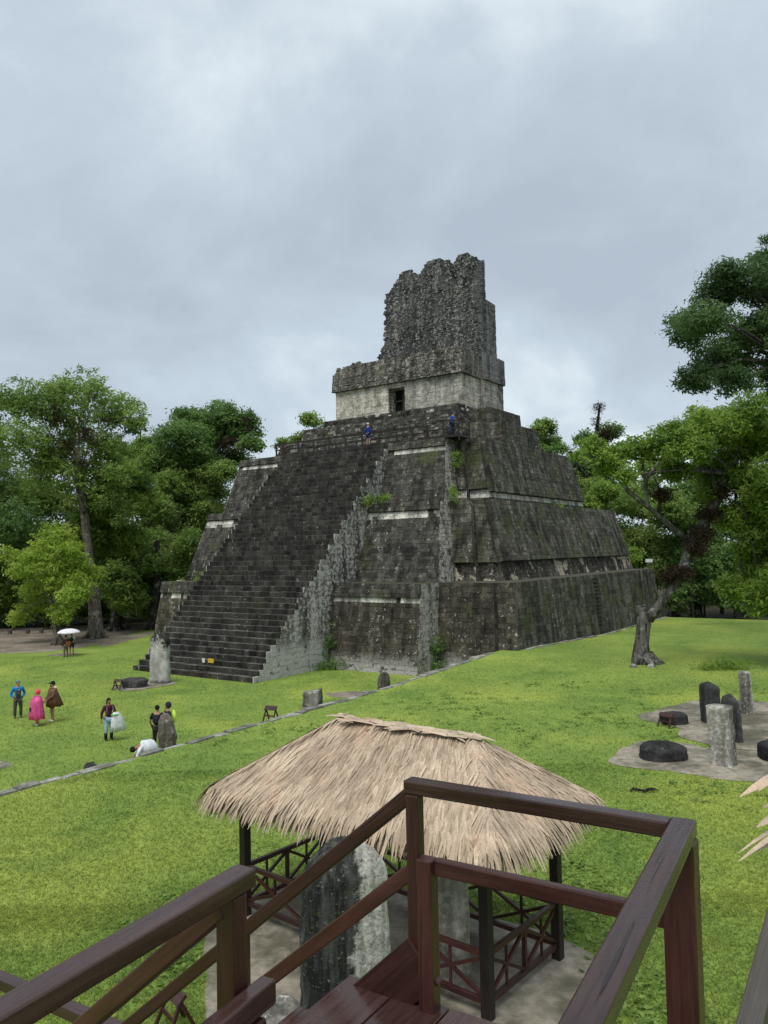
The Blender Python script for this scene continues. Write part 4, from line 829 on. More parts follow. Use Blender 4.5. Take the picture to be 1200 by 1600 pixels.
# ------------------------------------------------------------------ stelae, altars and small things
def carved(name, label, cat, base, w, d, h, rz, mat, top=.15, sect=3.5, taper=.06, lean=(0, 0), rough=.05, seed=0, group=None, n=28, lv=18, chop=0.0):
    """an upright or round worn stone: rings of a rounded section, roughened, with a rounded top"""
    vs = []; hs = [i / lv for i in range(lv + 1)]
    for i, s in enumerate(hs):
        z = s * h; k = 1 - taper * s
        zt = max(0.0, (s - (1 - top)) / top) if top > 0 else 0
        k *= sqrt(max(0.0, 1 - (zt * .97) ** 2)) if top > 0 else 1
        kd = max(k, .55 * (1 - taper * s)) if sect > 2.5 and top < .5 else k
        for j in range(n):
            a = 2 * pi * j / n; c, s_ = cos(a), sin(a); x = math.copysign(abs(c) ** (2 / sect), c) * w / 2 * k; y = math.copysign(abs(s_) ** (2 / sect), s_) * d / 2 * kd
            p = Vector((x + lean[0] * z, y + lean[1] * z, z - chop * (x / w) * h * s ** 3)); q = p + Vector((seed * 7.1, 0, 0)); f = rough * (mnoise.noise(q * 1.7) + .6 * mnoise.noise(q * 4.5) + .35 * mnoise.noise(q * 11))
            dr = Vector((x, y, 0)); dr = dr.normalized() if dr.length > 1e-4 else Vector((0, 0, 1)); vs.append(p + dr * f + Vector((0, 0, f * .6 * (s > .4))))
    fs = [(i * n + j, i * n + (j + 1) % n, (i + 1) * n + (j + 1) % n, (i + 1) * n + j) for i in range(lv) for j in range(n)]
    fs.append(tuple(lv * n + j for j in range(n)))
    o = MB().add(vs, fs).build(name, M[mat], None, True); o.location = Vector(base) - Vector((0, 0, .05)); o.rotation_euler.z = rz
    return tag(o, label, cat, group)
def mpp(P): return P.y / FPX
YB = -YAW
P = onz(250, 1067, 0); m = mpp(P)
carved('stela', 'tall pale round topped stela at the foot of the stairway', 'stela', P, 33 * m, .55, 77 * m, YB + .25, 'stela_capped', .16, 4, .02, rough=.05, seed=1)
P = onz(210, 1073, 0); carved('altar', 'low black and white speckled round altar beside the tall pale stela', 'altar', P, 39 * mpp(P), 1.2, 15 * mpp(P), 0, 'stela_dark', .3, 2.2, .0, rough=.06, seed=2)
P = onz(263, 1180, 0) ; P = Vector((-8.05, 28.9, 0)); m = mpp(P)
carved('stela', 'dark mossy stela leaning at the kerb in front of two people in black', 'stela', P, 26 * m, .45, 1.78, YB + .35, 'stela_moss', .28, 3.5, .04, (.0, 0), .06, 3, chop=.12)
P = Vector((L(-3.3, -13.6, 0).x, L(-3.3, -13.6, 0).y, 0)); carved('stone_stump', 'broken grey block with a flat top behind the kerb, nearest the middle', 'stone', P, .72, .6, 1.62, YB + .2, 'stela', .0, 5, -.06, rough=.06, seed=4, chop=-.08)
P = L(-3.3, -8.3, 0); carved('stone_stump', 'small rounded brown stone at the kerb nearest the pyramid', 'stone', P, .6, .42, 1.65, YB + .2, 'stela_moss', .3, 3.2, .0, (.06, 0), .06, 5)
P = L(-3.55, -24.7, 0); carved('stone_stump', 'low dark stone lump just behind the kerb at the left', 'stone', P, .62, .5, 1.12, YB, 'stela_dark', .3, 3, .0, rough=.08, seed=6)
P = on_lawn(1112, 1131); m = mpp(P); carved('stela', 'upright dark stela with a smooth rounded top on the far pad', 'stela', P, 1.0, .36, 64 * m, YB - .75, 'stela_dark', .12, 4, .05, (-.06, 0), .03, 7)
P = on_lawn(1146, 1157); m = mpp(P); carved('stela', 'dark stela with a chipped top half hidden behind the white speckled one', 'stela', P, .85, .34, 72 * m, YB - .75, 'stela_dark', .18, 3.5, .12, (-.06, 0), .06, 8, chop=.1)
P = on_lawn(1132, 1195); m = mpp(P); carved('stela', 'square stela with white flaking sides and a flat mossy top, on the near pad', 'stela', P, .62, .52, 92 * m, YB - .2, 'stela_white', .0, 7, -.02, (-.05, 0), .035, 9)
P = on_lawn(1169, 1115); m = mpp(P); carved('stela', 'slim whitish stela with a dark cap furthest back by the right edge', 'stela', P, .42, .40, 66 * m, YB - .2, 'stela_white', .0, 5, .05, (-.05, 0), .04, 10)
P = on_lawn(1053, 1130); m = mpp(P); carved('altar', 'low grey black altar stone behind the small wooden stand on the right', 'altar', P, 37 * m, .8, 20 * m, 0, 'altar', .3, 3.2, .0, rough=.05, seed=11)
P = on_lawn(1035, 1184); m = mpp(P); carved('altar', 'large round black altar stone on the near right pad', 'altar', P, 70 * m, 1.15, 26 * m, 0, 'altar', .35, 2.4, .02, rough=.06, seed=12)
P = on_lawn(1207, 1186); m = mpp(P); carved('altar', 'dark altar stone cut by the right edge of the picture', 'altar', P, 36 * m, .9, 30 * m, 0, 'altar', .3, 3, .0, rough=.05, seed=13)
for (x, y, w, lab, mt) in ((990, 1041, 11, 'grey stone at the left of the leaning trunk', 'kerb'), (1017, 1041, 10, 'white stone at the right of the leaning trunk', 'plaster')):
    P = on_lawn(x, y + 2); carved('small_stone', lab, 'stone', P, w * mpp(P), .3, .24, .3, mt, .4, 2.5, 0, rough=.03, seed=x, n=14, lv=8)
# bare twigs heaped on the lawn
rng = np.random.default_rng(77); c = on_lawn(1142, 1046); V, F, T = leaf_cloud([(c + Vector((0, 0, .1)), (1.3, .7, .32)), (c + Vector((-1.5, .1, .02)), (.7, .4, .14))], 1100, .22, rng, shape=.2)
tag(link('brush_heap', mesh_np('brush_heap', V, F, M['leaf_olive'], T)), 'low heap of cut grass and twigs on the lawn behind the right stelae', 'heap')
c = on_lawn(1003, 1238); mb = MB()
for k in range(9): a = k * .9; mb.tube([c + Vector((-.3 + k * .07, .1 * sin(k), .04)), c + Vector((-.2 + k * .07, .1 * cos(k), .09)), c + Vector((-.05 + k * .06, -.05, .05))], [.03, .022, .01], 5)
tag(mb.build('fallen_twigs', M['bark_dark']), 'dark fallen twigs lying on the grass right of the thatched roof', 'twigs')
# folding wooden stands beside the stones
def stand(label, P, w, h, rz, base_drop=0.0):
    t = thing('wooden_stand', label, 'stand', P, 'small wooden stands beside the old stones', rz, True)
    for sx in (-1, 1):
        MB().bar((sx * w / 2, -.16, 0), (sx * w / 2 * .92, .08, h), .045, .045).build('leg', M['deck'], t); MB().bar((sx * w / 2, .28, 0), (sx * w / 2 * .92, .04, h * .92), .045, .045).build('leg', M['deck'], t)
    MB().bar((-w / 2, -.05, h * .45), (w / 2, -.05, h * .45), .03, .05).build('rail', M['deck'], t)
    mb = MB(); mb.add([Vector((x, y, z)) for x in (-w / 2 - .03, w / 2 + .03) for y, z in ((-.03, h * .84), (-.0, h * .80), (.13, h + .0), (.10, h + .04))], [(0, 1, 2, 3), (7, 6, 5, 4), (0, 4, 5, 1), (1, 5, 6, 2), (2, 6, 7, 3), (3, 7, 4, 0)]); mb.build('sign_board', M['deck'], t)
stand('wooden stand in front of the low altar on the far right pad', on_lawn(1040, 1136), .46, .46, -.9)
stand('wooden stand beside the speckled altar at the foot of the pyramid', onz(184, 1078, 0), .5, .55, -.4)
stand('wooden stand just behind the kerb in the middle of the lawn edge', L(-3.6, -16.6, .78), .5, .6, -.5)
stand('wooden stand on the grass below the deck stairs', on_lawn(268, 1612), .42, .52, -.9)
# a yellow notice fixed on the lower stairs
t = thing('step_notice', 'small yellow notice plate on the lower stairs', 'sign', L(11.2, ST_B0 + .25, .6)); zc_ = 2 * rise
MB().bar(L(11.45, ST_B0 + 2 * run - .01, zc_ + .30), L(10.95, ST_B0 + 2 * run - .01, zc_ + .30), .03, .26).build('plate', plain('yellow_plate', (.55, .36, .03, 1), .5, .1), t)
MB().bar(L(11.2, ST_B0 + 2 * run, zc_ - .02), L(11.2, ST_B0 + 2 * run, zc_ + .2), .05, .05, up=Vector((0, 1, 0))).build('post', M['steel'], t)
o = MB().bar(L(11.95, ST_B0 + 2 * run - .02, zc_ + .28), L(11.72, ST_B0 + 2 * run - .02, zc_ + .28), .03, .26).build('white_notice', plain('white_plate', (.6, .6, .58, 1), .5, .1)); tag(o, 'small white notice left of the yellow one on the lower stairs', 'sign')
# log benches at the edge of the wood
for i, (x0, x1, y) in enumerate(((-18, 20, 991), (40, 68, 990), (172, 188, 985), (198, 222, 983))):
    p, q = onz(x0, y, 0), onz(x1, y - .5, 0); t = thing('log_bench', ('long log bench at the left edge of the picture under the trees', 'short log bench left of the small bright tree', 'short log bench between the tall pale trunk and the pyramid', 'log bench in the shade closest to the pyramid')[i], 'bench', (p + q) / 2, 'log benches along the wood')
    MB().bar(p + Vector((0, 0, .42)), q + Vector((0, 0, .42)), .34, .14).build('seat', M['greywood'], t)
    for f in (.12, .88): MB().box(p.lerp(q, f) + Vector((0, 0, .17)), .3, .3, .36).build('leg', M['greywood'], t)
# white sheet glimpsed in the wood
p = atD(1014, 876, 80); t = thing('white_sign', 'small white board glimpsed between the trees behind the pyramid', 'sign', Vector((p.x, p.y, 0)))
MB().box(p, .7, .06, .34).build('board', plain('white_board', (.6, .62, .62, 1), .6, .1), t); MB().bar(Vector((p.x, p.y + .05, 0)), p + Vector((0, .05, .2)), .1, .1, up=Vector((0, 1, 0))).build('post', M['greywood'], t)
# ------------------------------------------------------------------ thatched shelter
hut = thing('thatched_shelter', 'open timber shelter with a hipped roof of dry palm leaves over the old stelae', 'shelter', on_lawn(700, 1480))
HO = onz(763, 1592, 1.02); HA = AX.copy(); HB_ = BX.copy(); _d = onz(872, 1497, 1.02) - HO; HB_ = Vector((_d.x, _d.y, 0)).normalized(); HA = Vector((-HB_.y, HB_.x, 0))
LA, LB_ = 5.12, _d.length
def Hp(t, s, z): return Vector((HO.x, HO.y, 0)) + HA * t + HB_ * s + Vector((0, 0, z))
OV, ZE, ZR = .46, 3.60, 4.50; R0, R1 = .78, 3.62
posts = [(0, 0), (LA, 0), (LA, LB_), (0, LB_)]
for t_, s_ in posts: lbar('post', Hp(t_, s_, .95), Hp(t_, s_, 3.5), .15, .15, 'hutwood', hut, up=HB_, bevel=.008)
for (p, q) in ((0, 1), (1, 2), (2, 3), (3, 0)): lbar('beam', Hp(*posts[p], 3.42), Hp(*posts[q], 3.42), .12, .12, 'hutwood', hut)
for t_, s_ in ((R0, LB_ / 2), (R1, LB_ / 2)): lbar('king_post', Hp(t_, s_, 3.4), Hp(t_, s_, ZR - .1), .1, .1, 'hutwood', hut, up=HB_)
# low fence with crossed braces between the posts
def fence_side(p, q, n):
    p, q = Vector(p), Vector(q); pz = lambda f, z: p.lerp(q, f) + Vector((0, 0, z)); up = Vector((0, 0, 1))
    for z, h in ((.22, .08), (.86, .075)): lbar('fence_rail', pz(0, z), pz(1, z), .07, h, 'deck', hut, bevel=.004)
    for k in range(n):
        f0, f1 = k / n, (k + 1) / n
        if k: lbar('fence_post', pz(f0, .22), pz(f0, .86), .06, .06, 'deck', hut, up=(q - p).normalized())
        lbar('brace', pz(f0, .25), pz(f1, .83), .045, .05, 'deck', hut); lbar('brace', pz(f0, .83), pz(f1, .25), .04, .05, 'deck', hut)
        lbar('baluster', pz((f0 + f1) / 2, .22), pz((f0 + f1) / 2, .86), .035, .035, 'deck', hut, up=(q - p).normalized())
g = lambda t_, s_: Hp(t_, s_, 1.02)
fence_side(g(0, 0), g(0, LB_), 2); fence_side(g(0, LB_), g(LA, LB_), 4); fence_side(g(LA, LB_), g(LA, 0), 2); fence_side(g(0, 0), g(1.25, 0), 1); fence_side(g(3.55, 0), g(LA, 0), 1)
# roof core under the leaves
E_ = [(-OV, -OV), (LA + OV, -OV), (LA + OV, LB_ + OV), (-OV, LB_ + OV)]; RID = [(R0, LB_ / 2), (R1, LB_ / 2)]
mb = MB(); mb.cur = .2; EZ = (3.54, 3.24, 3.30, 3.48); vs = [Hp(*p, z - .06) for p, z in zip(E_, EZ)] + [Hp(*p, ZR - .05) for p in RID]; mb.add(vs, [(0, 1, 5, 4), (1, 2, 5), (2, 3, 4, 5), (3, 0, 4), (3, 2, 1, 0)]); mb.build('roof_core', M['thatch'], hut)
LEAVES = []; rg = np.random.default_rng(31)
def blade(p, down, side, nrm, ln, w, bend, lift, seg=4, t=.5, curl=.0):
    """one dry palm leaf strip laid on the roof, its tip drooping"""
    vs = []; 
    for k in range(seg + 1):
        f = k / seg; c = p + down * (ln * f) + nrm * (lift * (1 - f * .35) + .014 * sin(f * 3)) - Vector((0, 0, 1)) * (bend * ln * f * f) + side * (curl * f * f)
        ww = w * (.75 + .35 * min(1, f * 2.2)) * (1 - max(0, f - .62) / .38 * .86) / 2; fold = nrm * (-.12 * w)
        vs += [c - side * ww + fold, c, c + side * ww + fold]
    LEAVES.append((np.array(vs), t))
def hnoise(p, s): return mnoise.noise(Vector(p) * s)
def thatch_face(e0, e1, r0, r1, nrow):
    """leaves in courses from the eave e0-e1 up to the ridge r0-r1"""
    e0, e1, r0, r1 = Vector(e0), Vector(e1), Vector(r0), Vector(r1); nrm = (e1 - e0).cross((r0 + r1) / 2 - (e0 + e1) / 2).normalized()
    if nrm.z < 0: nrm = -nrm
    for k in range(nrow):
        v = k / nrow; a, b_ = e0.lerp(r0, v), e1.lerp(r1, v); width = (b_ - a).length; n = max(2, int(width / .030))
        for i in range(n):
            u = (i + rg.uniform(-.5, .5)) / n; u = min(max(u, 0), 1); p = a.lerp(b_, u); dn = (e0.lerp(e1, .5) - r0.lerp(r1, .5)); dn = (e0.lerp(e1, u) - r0.lerp(r1, u)).lerp(dn, .35).normalized(); side = dn.cross(nrm).normalized()
            tw = .26 * hnoise(p + Vector((k * .3, 0, 0)), 1.6) + rg.normal() * .11 - .20; d2 = (dn + side * tw).normalized(); s2 = d2.cross(nrm).normalized(); ln = rg.uniform(.26, .50)
            start = p + nrm * (.03 + .025 * rg.random())
            if v < .001: start = p - dn * .25 + nrm * .03; ln = rg.uniform(.40, .55)
            blade(start, d2, s2, nrm, ln, rg.uniform(.030, .062), .015 + (.34 if v < .12 else .0) + .05 * rg.random(), .018 + .022 * rg.random() ** 2, t=float(np.clip(rg.normal(.5, .16) + .3 * hnoise(p, 1.3), 0, 1)), curl=rg.normal() * .04)
    # the fringe hanging over the eave
    width = (e1 - e0).length
    for lay in range(3):
        n = int(width / .022)
        for i in range(n):
            u = (i + rg.random()) / n; p = e0.lerp(e1, u); out = Vector((nrm.x, nrm.y, 0)).normalized(); side = out.cross(Vector((0, 0, 1)))
            d2 = (out * (.30 - .09 * lay) + Vector((0, 0, -.9)) + side * (rg.normal() * .10 + .10 * hnoise(p, 2.2) - .06)).normalized(); s2 = d2.cross(out).normalized()
            if s2.length < .5: s2 = side
            blade(p - out * (.12 + .05 * lay) + Vector((0, 0, .10 - .035 * lay)), d2, s2, out, rg.uniform(.30, .50), rg.uniform(.014, .034), .05 + .1 * rg.random(), .01, t=float(np.clip(rg.normal(.42, .22), 0, 1)), curl=rg.normal() * .05)
ez = [Hp(*p, z) for p, z in zip(E_, EZ)]; rz_ = [Hp(*p, ZR) for p in RID]
thatch_face(ez[0], ez[1], rz_[0], rz_[1], 24); thatch_face(ez[3], ez[0], rz_[0], rz_[0], 24); thatch_face(ez[1], ez[2], rz_[1], rz_[1], 16); thatch_face(ez[2], ez[3], rz_[1], rz_[0], 12)
for (c0, c1) in ((ez[0], rz_[0]), (ez[1], rz_[1])):       # hips: leaves laid over the corners
    for i in range(330):
        f = rg.random(); p = c0.lerp(c1, f); d = (c0 - c1).normalized(); s = d.cross(Vector((0, 0, 1))).normalized(); d2 = (d + s * rg.normal() * .3).normalized(); nn = Vector((0, 0, 1)); blade(p - d * .15 + Vector((0, 0, .05)), d2, d2.cross(nn).normalized(), nn, rg.uniform(.28, .5), rg.uniform(.02, .042), .12 + (.3 if f < .12 else 0), .02, t=float(np.clip(rg.normal(.55, .2), 0, 1)))
for c0 in ez:
    for i in range(70):
        o_ = (c0 - Hp(LA / 2, LB_ / 2, ZE)); o_.z = 0; o_.normalize(); s = o_.cross(Vector((0, 0, 1))); d2 = (o_ * .25 + Vector((0, 0, -.9)) + s * rg.normal() * .25).normalized(); blade(c0 - o_ * .25 + s * rg.normal() * .12 + Vector((0, 0, .1)), d2, d2.cross(o_).normalized() if d2.cross(o_).length > .1 else s, o_, rg.uniform(.28, .45), rg.uniform(.02, .045), .2, .02, t=float(rg.random()))
for i in range(60):                                          # ridge: broad leaves folded across
    f = rg.random(); p = rz_[0].lerp(rz_[1], f); d = (HA * rg.choice([-1, 1]) + HB_ * rg.normal() * .25).normalized(); nn = Vector((0, 0, 1)); blade(p + HB_ * rg.normal() * .08 + Vector((0, 0, .04)) - d * .2, d, d.cross(nn).normalized(), nn, rg.uniform(.35, .7), rg.uniform(.08, .16), .06, .03, t=float(np.clip(rg.normal(.7, .15), 0, 1)))
BFc = np.array([f for k in range(4) for f in ((3 * k, 3 * k + 1, 3 * k + 4, 3 * k + 3), (3 * k + 1, 3 * k + 2, 3 * k + 5, 3 * k + 4))])
VL = np.array([l[0] for l in LEAVES]); TL = np.array([l[1] for l in LEAVES]); cc = VL.mean(1); dd = np.linalg.norm(cc - np.array([0, 0, CAMH]), axis=1); vis = np.linalg.norm(VL[:, 12] - VL[:, 0], axis=1) / dd * (cc[:, 2] > 3.2); od = np.argsort(-vis)
for j in od[:295]: link('palm_leaf', mesh_np('palm_leaf', VL[j], BFc, M['thatch'], np.full(15, TL[j]), smooth=True), hut)
rs = od[295:]; o = link('thatch', mesh_np('thatch', VL[rs].reshape(-1, 3), (BFc[None] + (np.arange(len(rs)) * 15)[:, None, None]).reshape(-1, 4), M['thatch'], np.repeat(TL[rs], 15), smooth=True), hut); o['kind'] = 'stuff'
rc = MB(); rc.cur = .72
for k in range(7):
    f0, f1 = k / 7 - .03, (k + 1) / 7 + .03; a0, a1 = rz_[0].lerp(rz_[1], f0), rz_[0].lerp(rz_[1], f1); z = .035 + .012 * (k % 2); h = Vector((0, 0, z)); s = HB_ * (.17 + .03 * sin(k * 2.1)); dz = Vector((0, 0, .14))
    rc.add([a0 + h, a1 + h, a1 + h - s - dz, a0 + h - s * .9 - dz, a1 + h + s - dz, a0 + h + s - dz], [(0, 3, 2, 1), (0, 1, 4, 5)], .6 + .3 * R.random())
o = rc.build('ridge_cap', M['thatch'], hut); o.modifiers.new('thick', 'SOLIDIFY').thickness = .012
# worn concrete pad, with the stelae that stand on it
pp = [Hp(t_, s_, 0) for t_, s_ in ((-.85, -1.6), (1.2, -3.2), (3.4, -2.4), (LA + .15, -.6), (LA + .45, LB_ * .5), (LA + .4, LB_ + .5), (2, LB_ + .45), (-.4, LB_ + .75), (-1.0, LB_ * .5))]
sheet('shelter_pad', [(x, y, ZL + .02) for x, y, _ in wobble([(p.x, p.y, 0) for p in pp], 0, .22, .4, 9)], M['pad'])
P = atD(537, 1600, 10.3); P.z = 1.0
carved('stela', 'large black and white stained stela in front of the thatched shelter', 'stela', P, 1.12, .62, 2.82, YB + .95, 'stela_big' if 'stela_big' in M else 'stela', .16, 4.5, .03, (.02, 0), .05, 21, n=48, lv=40)
P = onz(706, 1540, 1.0); carved('stela', 'plain pale stela standing under the thatched roof', 'stela', P, .56, .36, 2.3, YB + .5, 'stela_plain', .05, 6, .0, rough=.03, seed=22, n=36, lv=26)
P = onz(418, 1612, 1.0); carved('altar', 'low round stained altar stone below the deck stairs', 'altar', P, .95, .9, .42, 0, 'stela', .35, 2.3, .0, rough=.06, seed=23)
# ------------------------------------------------------------------ the wooden stair landing
deck = thing('wooden_landing', 'wet dark brown timber stair landing with railings in the foreground', 'landing', Vector((.2, 3.2, ZL)))
ZT, ZF = 6.38, 5.335
A0 = onz(650, 1217, ZT); C0 = onz(1066, 1283, ZT); e1 = (C0 - A0).normalized(); e2 = Vector((e1.y, -e1.x, 0)); B0 = onz(374, 1358, ZT)
SL = .83
def D_(o, u, w, dz=0.0): return o + e1 * u + e2 * w + Vector((0, 0, dz))
def dbar(p, q, w, h, name='rail', mat='deck', bev=.008, up=Vector((0, 0, 1))): return lbar(name, p, q, w, h, mat, deck, up, bev)
CE = onz(905, 1600, ZT); e2c = (CE - C0).normalized(); CE2 = C0 + e2c * 2.0
BE = onz(0, 1572, ZT); e2b = (BE - B0).normalized(); BE2 = B0 + e2b * 1.7
dbar(D_(A0, -.05, 0, -.035), D_(C0, -.05, 0, -.035), .085, .066, 'top_rail', 'rail_top')
dbar(C0 - e2c * .05 + Vector((0, 0, -.034)), CE2 + Vector((0, 0, -.034)), .098, .066, 'top_rail', 'rail_top')
dbar(B0 - e2b * .04 + Vector((0, 0, -.034)), BE2 + Vector((0, 0, -.034)), .092, .066, 'top_rail', 'rail_top')
def vpost(p, z0, z1, w, d=None, name='post', up=None): return lbar(name, Vector((p.x, p.y, z0)), Vector((p.x, p.y, z1)), w, d or w, 'deck', deck, up or e1, .006)
vpost(D_(A0, .0, .02), ZL - .1, ZT - .068, .062, .07); vpost(D_(A0, .085, .06), ZL - .1, 6.035, .075, .08)
vpost(C0 + e2c * .02 - e1 * .01, ZL - .1, ZT - .068, .115, .125)
vpost(B0 + e2b * .045, ZL - .1, ZT - .068, .07, .085)
vpost(B0 + e2b * .055 + e1 * .085, ZL - .1, 5.91, .085, .085)
for p in (CE2 - e2c * .1, BE2 - e2b * .1): vpost(p, ZL - .1, ZT - .09, .12, .12)
dbar(D_(A0, .12, .035, -.385), D_(C0, -.06, .035, -.385), .05, .075, 'mid_rail')
MBr = B0 + e1 * .085
dbar(MBr - e2b * .06 + Vector((0, 0, -.42)), BE2 + e1 * .085 + Vector((0, 0, -.42)), .065, .085, 'mid_rail', 'rail_top')
# handrails going down with the stairs (away to the left)
def down(o, t, dz=0.0): return o - e1 * t + Vector((0, 0, -SL * t + dz))
dbar(down(A0, -.03, -.05), down(A0, 4.6, -.05), .062, .072, 'hand_rail'); dbar(down(A0, .0, -.42), down(A0, 4.6, -.42), .045, .075, 'stair_mid_rail')
Bh = B0 + e2b * .05 + Vector((0, 0, -.09)); dbar(down(Bh, .02, 0), down(Bh, 4.6, 0), .07, .07, 'hand_rail')
for t_ in (1.17, 2.6, 4.4):
    for o_ in (A0, Bh): q = down(o_, t_); vpost(q, ZL - .1, q.z - .05, .085, .085)
# stringers, treads and planks
St = Vector((A0.x, A0.y, ZF + .34)); 
for o_, w in ((St + e2 * .05, .05), (Vector((B0.x, B0.y, ZF + .34)), .05)):
    lbar('stringer', down(o_, .42, -.52), down(o_, 4.6, -.52), w, .26, 'deck', deck, bevel=.006)
sb_ = A0 + Vector((0, 0, 5.50 - A0.z)) + e2 * .05; lbar('stringer', sb_ + e1 * .06 + Vector((0, 0, .057)), sb_ - e1 * .95 - Vector((0, 0, .90)), .05, .24, 'deck', deck, bevel=.006)
for k in range(15):
    t_ = .56 + k * .27; z = ZF - SL * (t_ - .30) ; lbar('tread', D_(A0, -t_, .08) * 1 + Vector((0, 0, z - A0.z)), D_(A0, -t_, 1.22) + Vector((0, 0, z - A0.z)), .255, .045, 'rail_top', deck, bevel=.005)
wid = (C0 - A0).dot(e1)
n = 6
for k in range(n):
    w = (wid + .50) / n; u = -.42 + w * (k + .5)
    lbar('plank', D_(A0, u, .0, ZF - .025 - A0.z), D_(A0, u, 2.6, ZF - .025 - A0.z), w - .008, .05, 'rail_top', deck, bevel=.005)   # boards run back from the front edge
dbar(D_(A0, -.1, .06, ZF - .14 - A0.z), D_(C0, .05, .06, ZF - .14 - A0.z), .05, .24, 'joist')
dbar(D_(A0, -.05, 1.3, ZF - .14 - A0.z), D_(C0, .05, 1.3, ZF - .14 - A0.z), .06, .18, 'joist')
# lower landing rail seen at the bottom left
P0 = onz(-40, 1514, 3.9); P1 = onz(175, 1607, 3.9); lw_ = thing('lower_stair_railing', 'dark timber rail of the lower stair landing at the bottom left', 'railing', Vector((P0.x, P0.y, ZL)))
lbar('top_rail', P0 + (P0 - P1) * .6, P1 + (P1 - P0) * .4, .11, .09, 'rail_top', lw_, bevel=.006); lbar('mid_rail', P0 + (P0 - P1) * .6 - Vector((0, 0, .5)), P1 + (P1 - P0) * .4 - Vector((0, 0, .5)), .06, .08, 'deck', lw_, bevel=.006)
for f in (-.5, 1.35): q = P0.lerp(P1, f); lbar('post', Vector((q.x, q.y, ZL - .1)), Vector((q.x, q.y, 3.86)), .1, .1, 'deck', lw_, up=e1, bevel=.006)
# dark beam at the bottom right corner and the leaf tips of another thatched roof
p, q = atD(1212, 1470, 3.3), atD(1172, 1625, 3.0); t = thing('grey_timber_beam', 'weathered grey timber beam at the bottom right corner', 'beam', Vector((q.x, q.y, ZL)))
lbar('timber', p + (p - q) * 1.2, q + (q - p) * 8, .09, .12, 'greywood', t, bevel=.008)
t = thing('palm_thatch_eave', 'dry palm leaf tips of another thatched roof reaching in at the right edge', 'thatch', atD(1290, 1260, 5.2))
for (x0, y0, x1, y1, w, d) in ((1240, 1196, 1156, 1244, .055, 0), (1235, 1262, 1182, 1292, .05, .1), (1240, 1275, 1153, 1333, .022, .05), (1238, 1285, 1154, 1346, .03, 0), (1235, 1300, 1180, 1331, .035, .1), (1260, 1230, 1192, 1262, .05, .2), (1250, 1180, 1185, 1236, .05, .25)):
    LEAVES.clear(); p, q = atD(x0, y0, 5.3 + d), atD(x1, y1, 5.0 + d); dv = (q - p); ln = dv.length * 1.0; dv.normalize(); nn = Vector((0, -.5, .85)); blade(p, dv, dv.cross(nn).normalized(), nn, ln, w, .0, .0, t=.75); link('palm_leaf', mesh_np('palm_leaf', LEAVES[0][0], BFc, M['thatch'], np.full(15, .75), smooth=True), t)
q = atD(1275, 1230, 5.6); lbar('eave_pole', Vector((q.x, q.y, ZL - .1)), Vector((q.x, q.y, q.z + .3)), .12, .12, 'hutwood', t, Vector((0, 1, 0)))
# ------------------------------------------------------------------ people
def skin_mesh(name, chains, mat, sub=1):
    """chains: dict of joint -> (point, radius), edges; grown with a Skin modifier and baked to one mesh"""
    joints, edges, root = chains; names = list(joints); bm = bmesh.new(); lay = bm.verts.layers.skin.verify(); vs = {}
    for k in names:
        v = bm.verts.new(joints[k][0]); r = joints[k][1]; v[lay].radius = r if isinstance(r, tuple) else (r, r); v[lay].use_root = (k == root); vs[k] = v
    for a, b in edges: bm.edges.new((vs[a], vs[b]))
    me = bpy.data.meshes.new(name); bm.to_mesh(me); bm.free(); o = bpy.data.objects.new(name, me); COL.objects.link(o)
    s = o.modifiers.new('skin', 'SKIN'); s.use_smooth_shade = True
    if sub: m = o.modifiers.new('sub', 'SUBSURF'); m.levels = sub; m.render_levels = sub
    dg = bpy.context.evaluated_depsgraph_get(); ev = o.evaluated_get(dg); nm = bpy.data.meshes.new_from_object(ev); bpy.data.objects.remove(o); nm.name = name
    nm.materials.clear(); nm.materials.append(mat); at = nm.color_attributes.new('tint', 'FLOAT_COLOR', 'POINT'); at.data.foreach_set('color', [.5] * (4 * len(nm.vertices))); return nm
CL = {}
def cloth(r, g, b, rough=.8):
    k = (r, g, b)
    if k not in CL: CL[k] = plain('cloth_%d_%d_%d' % k, tuple(c * .8 for c in srgb(r, g, b)[:3]) + (1,), rough, .18, 9)
    return CL[k]
SKIN = plain('skin', (.36, .20, .13, 1), .6, .06); SKIN2 = plain('tanned_skin', (.26, .14, .085, 1), .6, .06)
